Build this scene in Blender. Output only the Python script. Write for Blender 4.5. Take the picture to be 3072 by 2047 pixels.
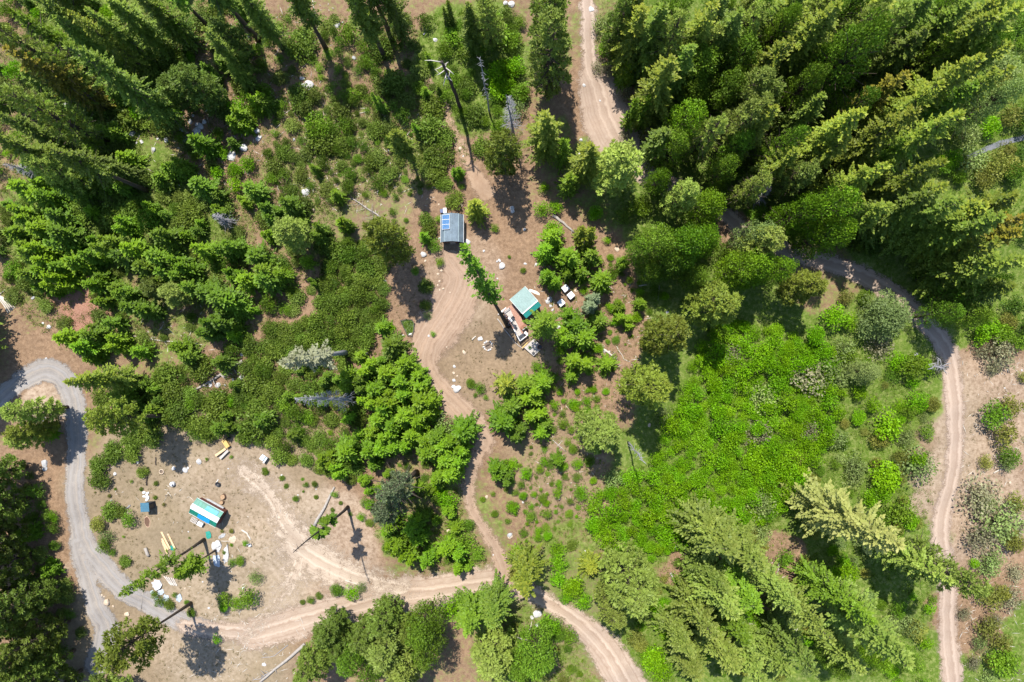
import bpy, math, random
import numpy as np
from mathutils import Vector, Matrix, Euler

# ------------------------------------------------------------------ scene, camera, sky, sun
scene = bpy.context.scene
for o in list(bpy.data.objects): bpy.data.objects.remove(o)
COL = scene.collection
random.seed(7); RNG = np.random.default_rng(7)

CAM_H = 120.0                      # metres above the clearing
FPX = 2048.0                       # focal length in photograph pixels
NX, NY = 1590.0, 1060.0            # the point straight below the camera
G = FPX / CAM_H                    # photograph pixels per metre on the ground

cam = bpy.data.cameras.new('camera'); cam_o = bpy.data.objects.new('camera', cam); COL.objects.link(cam_o)
cam.sensor_fit = 'HORIZONTAL'; cam.sensor_width = 36.0; cam.lens = 36.0 * FPX / 3072.0
cam.shift_x = -(NX - 1536.0) / 3072.0; cam.shift_y = (NY - 1023.5) / 3072.0
cam.clip_start = 1.0; cam.clip_end = 3000.0
cam_o.location = (0, 0, CAM_H); cam_o.rotation_euler = (0, 0, 0)
scene.camera = cam_o
scene.render.resolution_x = 1024; scene.render.resolution_y = 682

SUN_EL = math.radians(63.0); SHX, SHY = 0.27, -0.963        # ground direction in which shadows fall
w = bpy.data.worlds.new('World'); scene.world = w; w.use_nodes = True
nt = w.node_tree; nt.nodes.clear()
sky = nt.nodes.new('ShaderNodeTexSky'); sky.sky_type = 'NISHITA'; sky.sun_disc = False
sky.sun_elevation = SUN_EL; sky.sun_rotation = math.atan2(-SHX, -SHY); sky.altitude = 1300
bg = nt.nodes.new('ShaderNodeBackground'); bg.inputs['Strength'].default_value = 0.15
wo = nt.nodes.new('ShaderNodeOutputWorld')
nt.links.new(sky.outputs[0], bg.inputs[0]); nt.links.new(bg.outputs[0], wo.inputs[0])

sun = bpy.data.lights.new('sun', 'SUN'); sun.energy = 4.6; sun.angle = math.radians(0.55); sun.color = (1.0, 0.955, 0.88)
sun_o = bpy.data.objects.new('sun', sun); COL.objects.link(sun_o); sun_o.location = (-20, 60, 150)
ld = Vector((SHX * math.cos(SUN_EL), SHY * math.cos(SUN_EL), -math.sin(SUN_EL)))
sun_o.rotation_euler = ld.to_track_quat('-Z', 'Y').to_euler()

scene.view_settings.view_transform = 'Standard'; scene.view_settings.look = 'None'
scene.view_settings.gamma = 1.0; scene.view_settings.use_curve_mapping = False
scene.view_settings.exposure = 0.85
scene.cycles.max_bounces = 6; scene.cycles.diffuse_bounces = 2; scene.cycles.glossy_bounces = 2; scene.cycles.transmission_bounces = 3; scene.cycles.transparent_max_bounces = 6

# ------------------------------------------------------------------ place finding
def S2W(sx, sy, z=0.0):
    k = (CAM_H - z) / CAM_H / G
    return ((sx - NX) * k, -(sy - NY) * k)
TILE = {'A': (0, 0), 'B': (760, 0), 'C': (1520, 0), 'D': (2272, 0), 'E': (0, 660), 'F': (760, 660), 'G': (1520, 660), 'H': (2272, 660),
        'I': (0, 1347), 'J': (760, 1347), 'K': (1520, 1347), 'L': (2272, 1347)}
def T(t, x, y): return (TILE[t][0] + x / 2.24, TILE[t][1] + y / 2.24)

def gz(x, y):
    x = np.asarray(x, float); y = np.asarray(y, float)
    z = 0.32 * np.sin(x * .13 + 1.1) * np.cos(y * .11 - .4) + .22 * np.sin(x * .31 - y * .27 + .7) + .13 * np.sin(y * .53 + 1.9 * np.sin(x * .21))
    z += .05 * np.sin(x * 1.1 + y * .7) + .045 * np.cos(y * 1.3 - x * .6 + .5)
    mx, my = S2W(132, 1235); z = z + .8 * np.exp(-(((x - mx) / 2.2) ** 2 + ((y - my) / 3.2) ** 2))
    mx, my = S2W(240, 925); z = z + .7 * np.exp(-(((x - mx) / 2.6) ** 2 + ((y - my) / 2.4) ** 2))
    return z
def gzf(x, y): return float(gz(x, y))

# ------------------------------------------------------------------ materials
def new_mat(name):
    m = bpy.data.materials.new(name); m.use_nodes = True; n = m.node_tree.nodes; n.clear()
    out = n.new('ShaderNodeOutputMaterial'); b = n.new('ShaderNodeBsdfPrincipled'); m.node_tree.links.new(b.outputs[0], out.inputs[0])
    return m, m.node_tree, b, out
def setin(nd, k, v):
    if k in nd.inputs: nd.inputs[k].default_value = v
def c4(c): return (c[0], c[1], c[2], 1.0)
def noise(t, scale, detail=6, rough=.6, vec=None):
    n = t.nodes.new('ShaderNodeTexNoise'); n.inputs['Scale'].default_value = scale; n.inputs['Detail'].default_value = detail; n.inputs['Roughness'].default_value = rough
    if vec is not None: t.links.new(vec, n.inputs['Vector'])
    return n.outputs['Fac']
def ramp(t, fac, a, b, ca=(0, 0, 0), cb=(1, 1, 1)):
    r = t.nodes.new('ShaderNodeValToRGB'); e = r.color_ramp.elements
    e[0].position = a; e[1].position = b; e[0].color = c4(ca); e[1].color = c4(cb)
    t.links.new(fac, r.inputs[0]); return r.outputs[0]
def mixc(t, fac, a, b, mode='MIX'):
    m = t.nodes.new('ShaderNodeMix'); m.data_type = 'RGBA'; m.blend_type = mode
    for s, v in ((m.inputs['Factor'], fac), (m.inputs['A'], a), (m.inputs['B'], b)):
        s = {'Factor': m.inputs[0], 'A': m.inputs[6], 'B': m.inputs[7]}[s.name]
        if hasattr(v, 'type') and hasattr(v, 'links'): t.links.new(v, s)
        elif isinstance(v, (int, float)): s.default_value = v
        else: s.default_value = c4(v)
    return m.outputs[2]
def math_n(t, op, a, b=None, c=None, clamp=False):
    m = t.nodes.new('ShaderNodeMath'); m.operation = op; m.use_clamp = clamp
    for i, v in enumerate((a, b, c)):
        if v is None: continue
        if hasattr(v, 'links'): t.links.new(v, m.inputs[i])
        else: m.inputs[i].default_value = v
    return m.outputs[0]
def attr(t, name):
    a = t.nodes.new('ShaderNodeAttribute'); a.attribute_name = name; return a.outputs['Fac']
def bump(t, b, h, strength, dist=.05):
    n = t.nodes.new('ShaderNodeBump'); n.inputs['Strength'].default_value = strength; n.inputs['Distance'].default_value = dist
    t.links.new(h, n.inputs['Height']); t.links.new(n.outputs[0], b.inputs['Normal'])
def geo_pos(t):
    g = t.nodes.new('ShaderNodeNewGeometry'); return g.outputs['Position']
def obj_pos(t):
    g = t.nodes.new('ShaderNodeTexCoord'); return g.outputs['Object']

MATS = {}
def plain(name, col, rough=.7, var=.25, scale=6., metallic=0., spec=.3, dark=None, bmp=.15):
    """a weathered surface: colour with stains and grain of its own"""
    if name in MATS: return MATS[name]
    m, t, b, out = new_mat(name)
    p = obj_pos(t)
    n1 = noise(t, scale, 6, .65, p); n2 = noise(t, scale * 7, 4, .6, p)
    d = dark or tuple(c * (1 - var) for c in col)
    l = tuple(min(1, c * (1 + var * .5)) for c in col)
    c = mixc(t, ramp(t, n1, .36, .66), d, col); c = mixc(t, ramp(t, n2, .5, .78), c, l)
    t.links.new(c, b.inputs['Base Color']); b.inputs['Roughness'].default_value = rough; b.inputs['Metallic'].default_value = metallic
    setin(b, 'Specular IOR Level', spec)
    bump(t, b, n2, bmp, .02)
    MATS[name] = m; return m

def foliage(name, base, tip, tipamt=.5, var=.35, trans=.3, spread=.55):
    """leaf or needle: colour differs from clump to clump, new growth at the tips"""
    m, t, b, out = new_mat(name)
    ti = attr(t, 'tint'); tp = attr(t, 'tip')
    oi = t.nodes.new('ShaderNodeObjectInfo')
    dk = tuple(c * (1 - var) for c in base); lt = tuple(c * (1 + var) for c in base)
    c = mixc(t, ti, dk, lt)
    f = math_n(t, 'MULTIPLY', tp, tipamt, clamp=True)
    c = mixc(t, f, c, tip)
    hs = t.nodes.new('ShaderNodeHueSaturation')
    hv = math_n(t, 'MULTIPLY_ADD', oi.outputs['Random'], .022, .489)
    vv = math_n(t, 'MULTIPLY_ADD', math_n(t, 'FRACT', math_n(t, 'MULTIPLY', oi.outputs['Random'], 7.31)), spread, 1. - spread * .5)
    t.links.new(hv, hs.inputs['Hue']); t.links.new(vv, hs.inputs['Value']); t.links.new(c, hs.inputs['Color'])
    t.links.new(hs.outputs[0], b.inputs['Base Color']); b.inputs['Roughness'].default_value = .55; setin(b, 'Specular IOR Level', .25)
    tr = t.nodes.new('ShaderNodeBsdfTranslucent')
    tc = mixc(t, 1.0, hs.outputs[0], (1.0, 1.0, .55), 'MULTIPLY'); t.links.new(tc, tr.inputs['Color'])
    mx = t.nodes.new('ShaderNodeMixShader'); mx.inputs[0].default_value = trans
    t.links.new(b.outputs[0], mx.inputs[1]); t.links.new(tr.outputs[0], mx.inputs[2]); t.links.new(mx.outputs[0], out.inputs[0])
    MATS[name] = m; return m

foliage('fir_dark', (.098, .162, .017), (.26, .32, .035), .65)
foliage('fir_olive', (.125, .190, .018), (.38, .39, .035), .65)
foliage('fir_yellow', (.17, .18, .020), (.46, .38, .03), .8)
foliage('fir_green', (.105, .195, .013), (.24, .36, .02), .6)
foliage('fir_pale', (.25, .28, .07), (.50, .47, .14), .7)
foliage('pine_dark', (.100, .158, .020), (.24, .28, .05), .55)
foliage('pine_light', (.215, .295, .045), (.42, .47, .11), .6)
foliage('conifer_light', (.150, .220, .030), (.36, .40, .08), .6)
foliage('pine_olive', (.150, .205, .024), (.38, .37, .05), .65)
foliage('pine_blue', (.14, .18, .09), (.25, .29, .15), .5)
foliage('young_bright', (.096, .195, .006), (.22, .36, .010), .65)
foliage('young_dark', (.088, .162, .010), (.18, .28, .014), .6)
foliage('lime_leaf', (.158, .345, .004), (.30, .50, .006), .5, var=.35, trans=.3, spread=.28)
foliage('green_leaf', (.125, .235, .014), (.26, .39, .022), .5, trans=.35)
foliage('deep_leaf', (.088, .165, .013), (.16, .24, .020), .5, trans=.3)
foliage('greygreen_leaf', (.20, .27, .075), (.33, .41, .13), .5)
foliage('brush_leaf', (.130, .205, .024), (.26, .34, .045), .5)
foliage('heath_leaf', (.145, .205, .034), (.28, .34, .06), .5)
foliage('straw_leaf', (.22, .19, .085), (.30, .27, .12), .5)
foliage('olive_leaf', (.19, .21, .036), (.38, .37, .06), .5)
foliage('twiggy_grey', (.25, .235, .135), (.30, .33, .13), .5)
foliage('lichen_pale', (.25, .26, .16), (.34, .35, .16), .5)
BARK = plain('bark', (.085, .062, .045), .9, .4, 3.0, bmp=.5)
BARK_RED = plain('bark_red', (.13, .075, .048), .9, .4, 3.0, bmp=.5)
DEADWOOD = plain('deadwood', (.36, .32, .28), .85, .35, 3.0, bmp=.4)
DEADPALE = plain('deadwood_pale', (.52, .47, .40), .85, .3, 3.0, bmp=.4)
DEADGREY = plain('deadwood_grey', (.30, .29, .30), .85, .3, 3.0)
BURNT = plain('burnt_wood', (.055, .042, .036), .9, .4, 3.0, bmp=.4)
ROCK = plain('rock_white', (.50, .485, .47), .85, .3, 1.6, bmp=.4)
ROCKG = plain('rock_grey', (.40, .40, .40), .85, .35, 1.6, bmp=.4)
ROCKT = plain('rock_tan', (.52, .41, .30), .85, .3, 1.6, bmp=.4)

# ------------------------------------------------------------------ mesh helpers
def set_props(o, label=None, cat=None, group=None, kind=None):
    if label: o['label'] = label
    if cat: o['category'] = cat
    if group: o['group'] = group
    if kind: o['kind'] = kind
    return o
def mesh_np(name, V, F, attrs=None, smooth=False):
    """V (n,3), F (m,3|4) index array"""
    me = bpy.data.meshes.new(name); V = np.asarray(V, np.float32); F = np.asarray(F, np.int32)
    me.vertices.add(len(V)); me.vertices.foreach_set('co', V.ravel())
    k = F.shape[1]; me.loops.add(F.size); me.loops.foreach_set('vertex_index', F.ravel())
    me.polygons.add(len(F)); me.polygons.foreach_set('loop_start', np.arange(0, F.size, k, dtype=np.int32))
    if smooth: me.polygons.foreach_set('use_smooth', np.ones(len(F), bool))
    for nm, a in (attrs or {}).items():
        at = me.attributes.new(nm, 'FLOAT', 'POINT'); at.data.foreach_set('value', np.asarray(a, np.float32))
    me.update(); me.validate(); return me
class MB:
    def __init__(s): s.v = []; s.f = []
    def add(s, vs, fs):
        n = len(s.v); s.v += [tuple(v) for v in vs]; s.f += [tuple(i + n for i in f) for f in fs]; return s
    def box(s, c, size, rz=0, rx=0, ry=0):
        m = Euler((rx, ry, rz)).to_matrix(); c = Vector(c)
        vs = [c + m @ Vector((x * size[0] / 2, y * size[1] / 2, z * size[2] / 2)) for x in (-1, 1) for y in (-1, 1) for z in (-1, 1)]
        return s.add(vs, [(0, 1, 3, 2), (4, 6, 7, 5), (0, 4, 5, 1), (2, 3, 7, 6), (0, 2, 6, 4), (1, 5, 7, 3)])
    def tube(s, pts, rad, n=7, cap=True):
        pts = [Vector(p) for p in pts]; k = len(pts)
        if not hasattr(rad, '__len__'): rad = [rad] * k
        rings = []
        for i, p in enumerate(pts):
            d = (pts[min(i + 1, k - 1)] - pts[max(i - 1, 0)]).normalized()
            u = d.orthogonal().normalized() if abs(d.z) > .9 else d.cross(Vector((0, 0, 1))).normalized()
            if i and u.dot(pu) < 0: u = -u
            pu = u; v = d.cross(u)
            rings.append([p + (u * math.cos(a) + v * math.sin(a)) * rad[i] for a in [2 * math.pi * j / n for j in range(n)]])
        vs = [q for r in rings for q in r]; fs = []
        for i in range(k - 1):
            for j in range(n): fs.append((i * n + j, i * n + (j + 1) % n, (i + 1) * n + (j + 1) % n, (i + 1) * n + j))
        if cap: fs += [tuple(range(n - 1, -1, -1)), tuple(range((k - 1) * n, k * n))]
        return s.add(vs, fs)
    def prism(s, poly, z0, z1):
        n = len(poly); vs = [(p[0], p[1], z0) for p in poly] + [(p[0], p[1], z1) for p in poly]
        fs = [tuple(range(n - 1, -1, -1)), tuple(range(n, 2 * n))] + [(i, (i + 1) % n, n + (i + 1) % n, n + i) for i in range(n)]
        return s.add(vs, fs)
    def slab(s, quad, th):
        """a board of thickness th under a 4-corner face"""
        q = [Vector(p) for p in quad]; nrm = (q[1] - q[0]).cross(q[2] - q[0]).normalized()
        vs = q + [p - nrm * th for p in q]
        return s.add(vs, [(0, 1, 2, 3), (7, 6, 5, 4)] + [(i, i + 4, (i + 1) % 4 + 4, (i + 1) % 4) for i in range(4)])
    def ring(s, c, r0, r1, z0, z1, n=20):
        vs = []
        for a in [2 * math.pi * j / n for j in range(n)]:
            for r, z in ((r0, z0), (r1, z0), (r1, z1), (r0, z1)): vs.append((c[0] + r * math.cos(a), c[1] + r * math.sin(a), z))
        fs = []
        for j in range(n):
            k = (j + 1) % n
            for q in range(4): fs.append((j * 4 + q, k * 4 + q, k * 4 + (q + 1) % 4, j * 4 + (q + 1) % 4))
        return s.add(vs, fs)
    def mesh(s, name, smooth=False):
        me = bpy.data.meshes.new(name); me.from_pydata([tuple(v) for v in s.v], [], s.f)
        if smooth: me.polygons.foreach_set('use_smooth', [True] * len(me.polygons))
        me.update(); return me
    def build(s, name, mat, parent=None, smooth=False, loc=None, bevel=0):
        o = link(name, s.mesh(name, smooth), mat, parent, loc)
        if bevel:
            b = o.modifiers.new('bevel', 'BEVEL'); b.width = bevel; b.segments = 2; b.limit_method = 'ANGLE'
        return o
def link(name, me, mat=None, parent=None, loc=None):
    o = bpy.data.objects.new(name, me); COL.objects.link(o)
    if mat is not None:
        if not me.materials: me.materials.append(None)
        o.material_slots[0].link = 'OBJECT'; o.material_slots[0].material = mat
    if parent: o.parent = parent
    if loc: o.location = loc
    return o
def empty(name, loc, rz=0, label=None, cat=None, group=None):
    o = bpy.data.objects.new(name, None); COL.objects.link(o); o.location = loc; o.rotation_euler = (0, 0, rz); o.empty_display_size = .3
    return set_props(o, label, cat, group)
def at(sx, sy, dz=0.):
    x, y = S2W(sx, sy); return (x, y, gzf(x, y) + dz)

# ------------------------------------------------------------------ road lines (photograph pixels -> metres)
def P(t, pts): return [T(t, p[0], p[1]) + ((p[2] / 2.24) if len(p) > 2 else 40,) for p in pts]
ROADS = {
 'gravel_road': [P('E', [(-60, 1260, 120), (60, 1150, 120), (170, 1065, 130), (310, 1010, 150), (420, 1055, 150), (480, 1170, 140), (505, 1300, 135), (512, 1450, 130)]) +
                 P('I', [(510, 60, 130), (512, 300, 130), (530, 470, 130), (560, 620, 150), (640, 740, 160), (750, 860, 150), (880, 975, 140), (1000, 1050, 130), (1130, 1125, 130), (1280, 1185, 130), (1420, 1215, 120)]),
                 P('I', [(520, 640, 110), (560, 800, 120), (610, 950, 120), (660, 1080, 130), (710, 1200, 150), (690, 1320, 150), (640, 1450, 150)])],
 'dirt_road': [P('I', [(1240, 1190, 110), (1420, 1215, 120), (1650, 1235, 150)]) + P('J', [(0, 1245, 210), (200, 1190, 215), (400, 1130, 215), (600, 1085, 220), (800, 1035, 250), (1000, 990, 260), (1200, 965, 240), (1400, 930, 215), (1600, 905, 230), (1740, 925, 180)]) +
               P('K', [(130, 950, 130), (330, 1060, 115), (450, 1135, 140), (560, 1235, 175), (650, 1335, 215), (730, 1450, 245), (800, 1580, 260), (850, 1680, 260)])],
 'clearing_track': [P('J', [(-60, 1280, 60), (60, 1150, 70), (160, 1040, 90), (250, 900, 130), (300, 780, 200), (330, 650, 260), (230, 520, 220), (150, 380, 160), (60, 260, 170), (-60, 160, 180)]), P('J', [(200, 560, 160), (330, 690, 300), (480, 780, 280), (650, 850, 240), (850, 910, 180), (1000, 940, 160)])],
 'driveway': [P('J', [(1690, 920, 130), (1670, 780, 110), (1600, 620, 85), (1520, 500, 80), (1460, 400, 75), (1445, 270, 85), (1470, 140, 95), (1510, 30, 100)]) +
              P('F', [(1560, 1500, 120), (1510, 1400, 150), (1400, 1290, 170), (1290, 1180, 170), (1200, 1080, 160), (1150, 960, 180), (1170, 850, 230), (1230, 740, 300), (1310, 620, 300), (1380, 480, 290), (1400, 380, 260), (1330, 270, 150)])],
 'forest_road': [P('C', [(530, -60, 90), (545, 60, 100), (548, 200, 100), (552, 350, 100), (570, 480, 150), (620, 600, 260), (660, 760, 310), (720, 900, 320), (790, 1020, 240), (900, 1140, 150), (1050, 1230, 130)]) +
                 P('C', [(1250, 1330, 120), (1440, 1420, 120), (1540, 1500, 110)]) + P('G', [(1620, 110, 110)]) + P('H', [(120, 170, 120), (300, 240, 120), (450, 285, 120), (620, 340, 120), (800, 430, 130), (950, 520, 130), (1100, 660, 130), (1240, 810, 130), (1305, 940, 130), (1318, 1100, 120), (1326, 1300, 115), (1330, 1500, 115)]) +
                 P('L', [(1325, 20, 110), (1310, 150, 110), (1280, 300, 110), (1240, 450, 120), (1225, 600, 120), (1250, 750, 120), (1280, 900, 120), (1285, 1100, 130), (1295, 1300, 130), (1310, 1568, 140), (1320, 1700, 140)])],
 'foot_trail': [P('B', [(1170, 540, 50), (1215, 620, 45), (1290, 720, 45), (1330, 850, 40), (1395, 980, 60), (1440, 1100, 70), (1500, 1200, 90), (1560, 1290, 120)])],
 'paved_strip': [P('D', [(1400, 1060, 10), (1480, 1030, 20), (1620, 970, 26), (1800, 925, 20)])],
}
def dense(path):
    pts = np.array([list(S2W(p[0], p[1])) + [p[2] / G * 1.06 + .45] for p in path])
    out = []
    for i in range(len(pts) - 1):                                   # Catmull-Rom
        p0, p1, p2, p3 = pts[max(i - 1, 0)], pts[i], pts[i + 1], pts[min(i + 2, len(pts) - 1)]
        for u in np.arange(0, 1, .2):
            out.append(.5 * ((2 * p1) + (-p0 + p2) * u + (2 * p0 - 5 * p1 + 4 * p2 - p3) * u * u + (-p0 + 3 * p1 - 3 * p2 + p3) * u ** 3))
    out.append(pts[-1]); return np.array(out)
RLINES = {k: [dense(p) for p in v] for k, v in ROADS.items()}
def road_field(x, y, lines):
    """distance inside the edge (positive = on the road), lateral position -1..1, half-width"""
    best = np.full(x.shape, -1e3); lat = np.zeros(x.shape); hw = np.ones(x.shape)
    for L in lines:
        for i in range(len(L) - 1):
            ax, ay, wa = L[i]; bx, by, wb = L[i + 1]; dx, dy = bx - ax, by - ay; l2 = dx * dx + dy * dy + 1e-9
            u = np.clip(((x - ax) * dx + (y - ay) * dy) / l2, 0, 1); qx, qy = x - ax - u * dx, y - ay - u * dy
            d = np.hypot(qx, qy); h = (wa + (wb - wa) * u) / 2; e = h - d; m = e > best
            best = np.where(m, e, best); lat = np.where(m, np.sign(dx * qy - dy * qx) * d / h, lat); hw = np.where(m, h, hw)
    return best, lat, hw
# ------------------------------------------------------------------ the ground: one sheet
def axis(lo, hi, step, far):
    a = list(np.arange(lo, hi + 1e-6, step)); s = step
    r = []; v = hi
    while v < far: s *= 1.35; v += s; r.append(v)
    l = []; v = lo; s = step
    while v > -far: s *= 1.35; v -= s; l.append(v)
    return np.array(l[::-1] + a + r)
XS = axis(-100, 96, .5, 1500); YS = axis(-66, 70, .5, 1500)
GX, GY = np.meshgrid(XS, YS); GZ = gz(GX, GY) * np.exp(-np.maximum(0, np.hypot(GX, GY) - 160) / 120)
def vnoise(x, y, f, seed):
    r = np.random.default_rng(seed); g = r.random((64, 64)); u = x * f + 1000; v = y * f + 1000
    i = np.floor(u).astype(int); j = np.floor(v).astype(int); a = u - i; b = v - j; a = a * a * (3 - 2 * a); b = b * b * (3 - 2 * b)
    q = lambda p, s: g[p % 64, s % 64]
    return (q(i, j) * (1 - a) + q(i + 1, j) * a) * (1 - b) + (q(i, j + 1) * (1 - a) + q(i + 1, j + 1) * a) * b
SXg = GX * G + NX; SYg = -GY * G + NY
wob = (vnoise(GX, GY, .18, 3) - .5) * 110 + (vnoise(GX, GY, .5, 4) - .5) * 50
def blob(field, sx, sy, r, val, soft=.35, ry=None):
    d = np.hypot((SXg - sx), (SYg - sy) * (r / (ry or r))) + wob * .5
    k = np.clip((r - d) / (r * soft) + .5, 0, 1); k = k * k * (3 - 2 * k)
    return field * (1 - k) + val * k
grass = np.full(GX.shape, .42)
right = np.clip((SXg - 1650 + wob) / 350, 0, 1); grass = grass * (1 - right) + .88 * right
for a in [(400, 260, 360, .66), (900, 250, 380, .44), (1420, 200, 190, .75), (640, 420, 140, .08), (470, 440, 130, .05), (1080, 560, 260, .50), (350, 700, 330, .70), (250, 930, 110, .15), (500, 960, 170, .55),
          (1420, 760, 200, .10), (1300, 960, 230, .08), (1480, 1020, 200, .06), (1260, 1120, 200, .08), (1400, 1250, 150, .15), (1520, 1130, 130, .16), (1450, 560, 130, .10), (1570, 740, 160, .16), (1760, 830, 150, .28), (1820, 1000, 140, .24), (1700, 1180, 190, .22), (1650, 1420, 200, .38),
          (520, 1480, 260, .10), (650, 1620, 260, .07), (880, 1600, 230, .03), (1000, 1740, 260, .03), (560, 1960, 330, .14), (740, 1370, 170, .06), (1000, 1480, 150, .2),
          (700, 1120, 90, .12), (1030, 1060, 60, .15), (930, 950, 120, .18), (140, 1230, 95, .0), (110, 1400, 120, .02), (140, 1090, 110, .05), (230, 1650, 200, .05),
          (1320, 1600, 200, .55), (1700, 1760, 200, .6), (1600, 1900, 190, .6), (2950, 1400, 230, .10), (2980, 1150, 140, .06), (2960, 1700, 160, .2), (2900, 1850, 110, .3), (1800, 300, 120, .15), (2200, 690, 70, .2), (2110, 1680, 120, .3), (2330, 1720, 110, .25), (2460, 820, 120, .5)]:
    grass = blob(grass, *a)
dry = np.zeros(GX.shape)
for a in [(520, 1500, 300, 1.), (640, 1660, 330, 1.), (560, 1960, 340, 1.), (800, 1420, 200, .8), (1420, 1050, 150, .5), (330, 1950, 200, .8), (1500, 1120, 150, .55), (2700, 1300, 260, .5), (1680, 1400, 160, .4), (1700, 1850, 190, .5), (1020, 560, 220, .35)]:
    dry = blob(dry, *a)
pale = np.zeros(GX.shape)
for a in [(900, 1660, 160, .85), (960, 1600, 150, .75), (820, 1560, 130, .6), (760, 1480, 130, .5), (870, 1750, 120, .7), (1000, 1690, 150, .55), (140, 1230, 80, .8), (620, 1900, 180, .35), (700, 1790, 120, .4), (650, 1450, 130, .35), (2960, 1250, 200, .5), (2900, 1500, 200, .55), (1400, 830, 130, .3), (260, 1665, 60, .6)]:
    pale = blob(pale, *a)
red = blob(blob(np.zeros(GX.shape), 240, 930, 70, 1.), 320, 980, 60, .6)
far = np.hypot(GX, GY) > 130; grass[far] = .6
ny, nx = GX.shape
idx = np.arange(ny * nx).reshape(ny, nx)
GF = np.stack([idx[:-1, :-1].ravel(), idx[:-1, 1:].ravel(), idx[1:, 1:].ravel(), idx[1:, :-1].ravel()], 1)
GV = np.stack([GX.ravel(), GY.ravel(), GZ.ravel()], 1)

m, t, b, out = new_mat('forest_floor'); p = geo_pos(t)
nA = noise(t, .35, 8, .68, p); nB = noise(t, 1.6, 7, .7, p); nC = noise(t, 7., 5, .7, p); nD = noise(t, 22., 3, .7, p)
soil = mixc(t, ramp(t, nB, .34, .66), (.130, .080, .048), (.262, .170, .104)); soil = mixc(t, ramp(t, nC, .52, .74), soil, (.36, .26, .175)); soil = mixc(t, ramp(t, nD, .56, .70), soil, (.12, .08, .05))
dryc = mixc(t, ramp(t, nB, .33, .66), (.160, .120, .074), (.250, .190, .126)); dryc = mixc(t, math_n(t, 'MULTIPLY', ramp(t, nC, .48, .74), .7), dryc, (.225, .195, .105)); dryc = mixc(t, math_n(t, 'MULTIPLY', ramp(t, nD, .52, .75), .5), dryc, (.36, .285, .21))
palec = mixc(t, ramp(t, nB, .30, .72), (.33, .255, .185), (.42, .34, .265)); palec = mixc(t, math_n(t, 'MULTIPLY', ramp(t, nC, .52, .78), .5), palec, (.33, .25, .18))
grn = mixc(t, ramp(t, nC, .36, .68), (.050, .085, .012), (.115, .185, .020)); grn = mixc(t, ramp(t, nB, .46, .70), grn, (.215, .235, .075)); grn = mixc(t, ramp(t, nC, .60, .74), grn, (.20, .145, .085)); grn = mixc(t, ramp(t, nD, .55, .72), grn, (.06, .06, .025))
c = mixc(t, attr(t, 'dry'), soil, dryc)
c = mixc(t, attr(t, 'red'), c, mixc(t, ramp(t, nC, .4, .65), (.21, .10, .065), (.36, .21, .15)))
pf = math_n(t, 'MULTIPLY', attr(t, 'pale'), ramp(t, nB, .22, .62)); c = mixc(t, pf, c, palec)
gsum = math_n(t, 'ADD', math_n(t, 'MULTIPLY', nA, .5), math_n(t, 'MULTIPLY', nB, .5))
gsum = math_n(t, 'ADD', gsum, math_n(t, 'MULTIPLY_ADD', nC, .35, -.17))
ga = math_n(t, 'MULTIPLY_ADD', attr(t, 'grass'), .62, -.31)
gf = ramp(t, math_n(t, 'ADD', gsum, ga), .46, .60); c = mixc(t, gf, c, grn)
t.links.new(c, b.inputs['Base Color']); b.inputs['Roughness'].default_value = .95; setin(b, 'Specular IOR Level', .1)
bump(t, b, math_n(t, 'ADD', nC, math_n(t, 'MULTIPLY', nD, .4)), .38, .10)
ground = link('ground', mesh_np('ground', GV, GF, {'grass': grass.ravel(), 'dry': dry.ravel(), 'pale': pale.ravel(), 'red': red.ravel()}, True), m)
set_props(ground, 'brown forest soil with patches of green grass and dry straw', None, None, 'structure')

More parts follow.
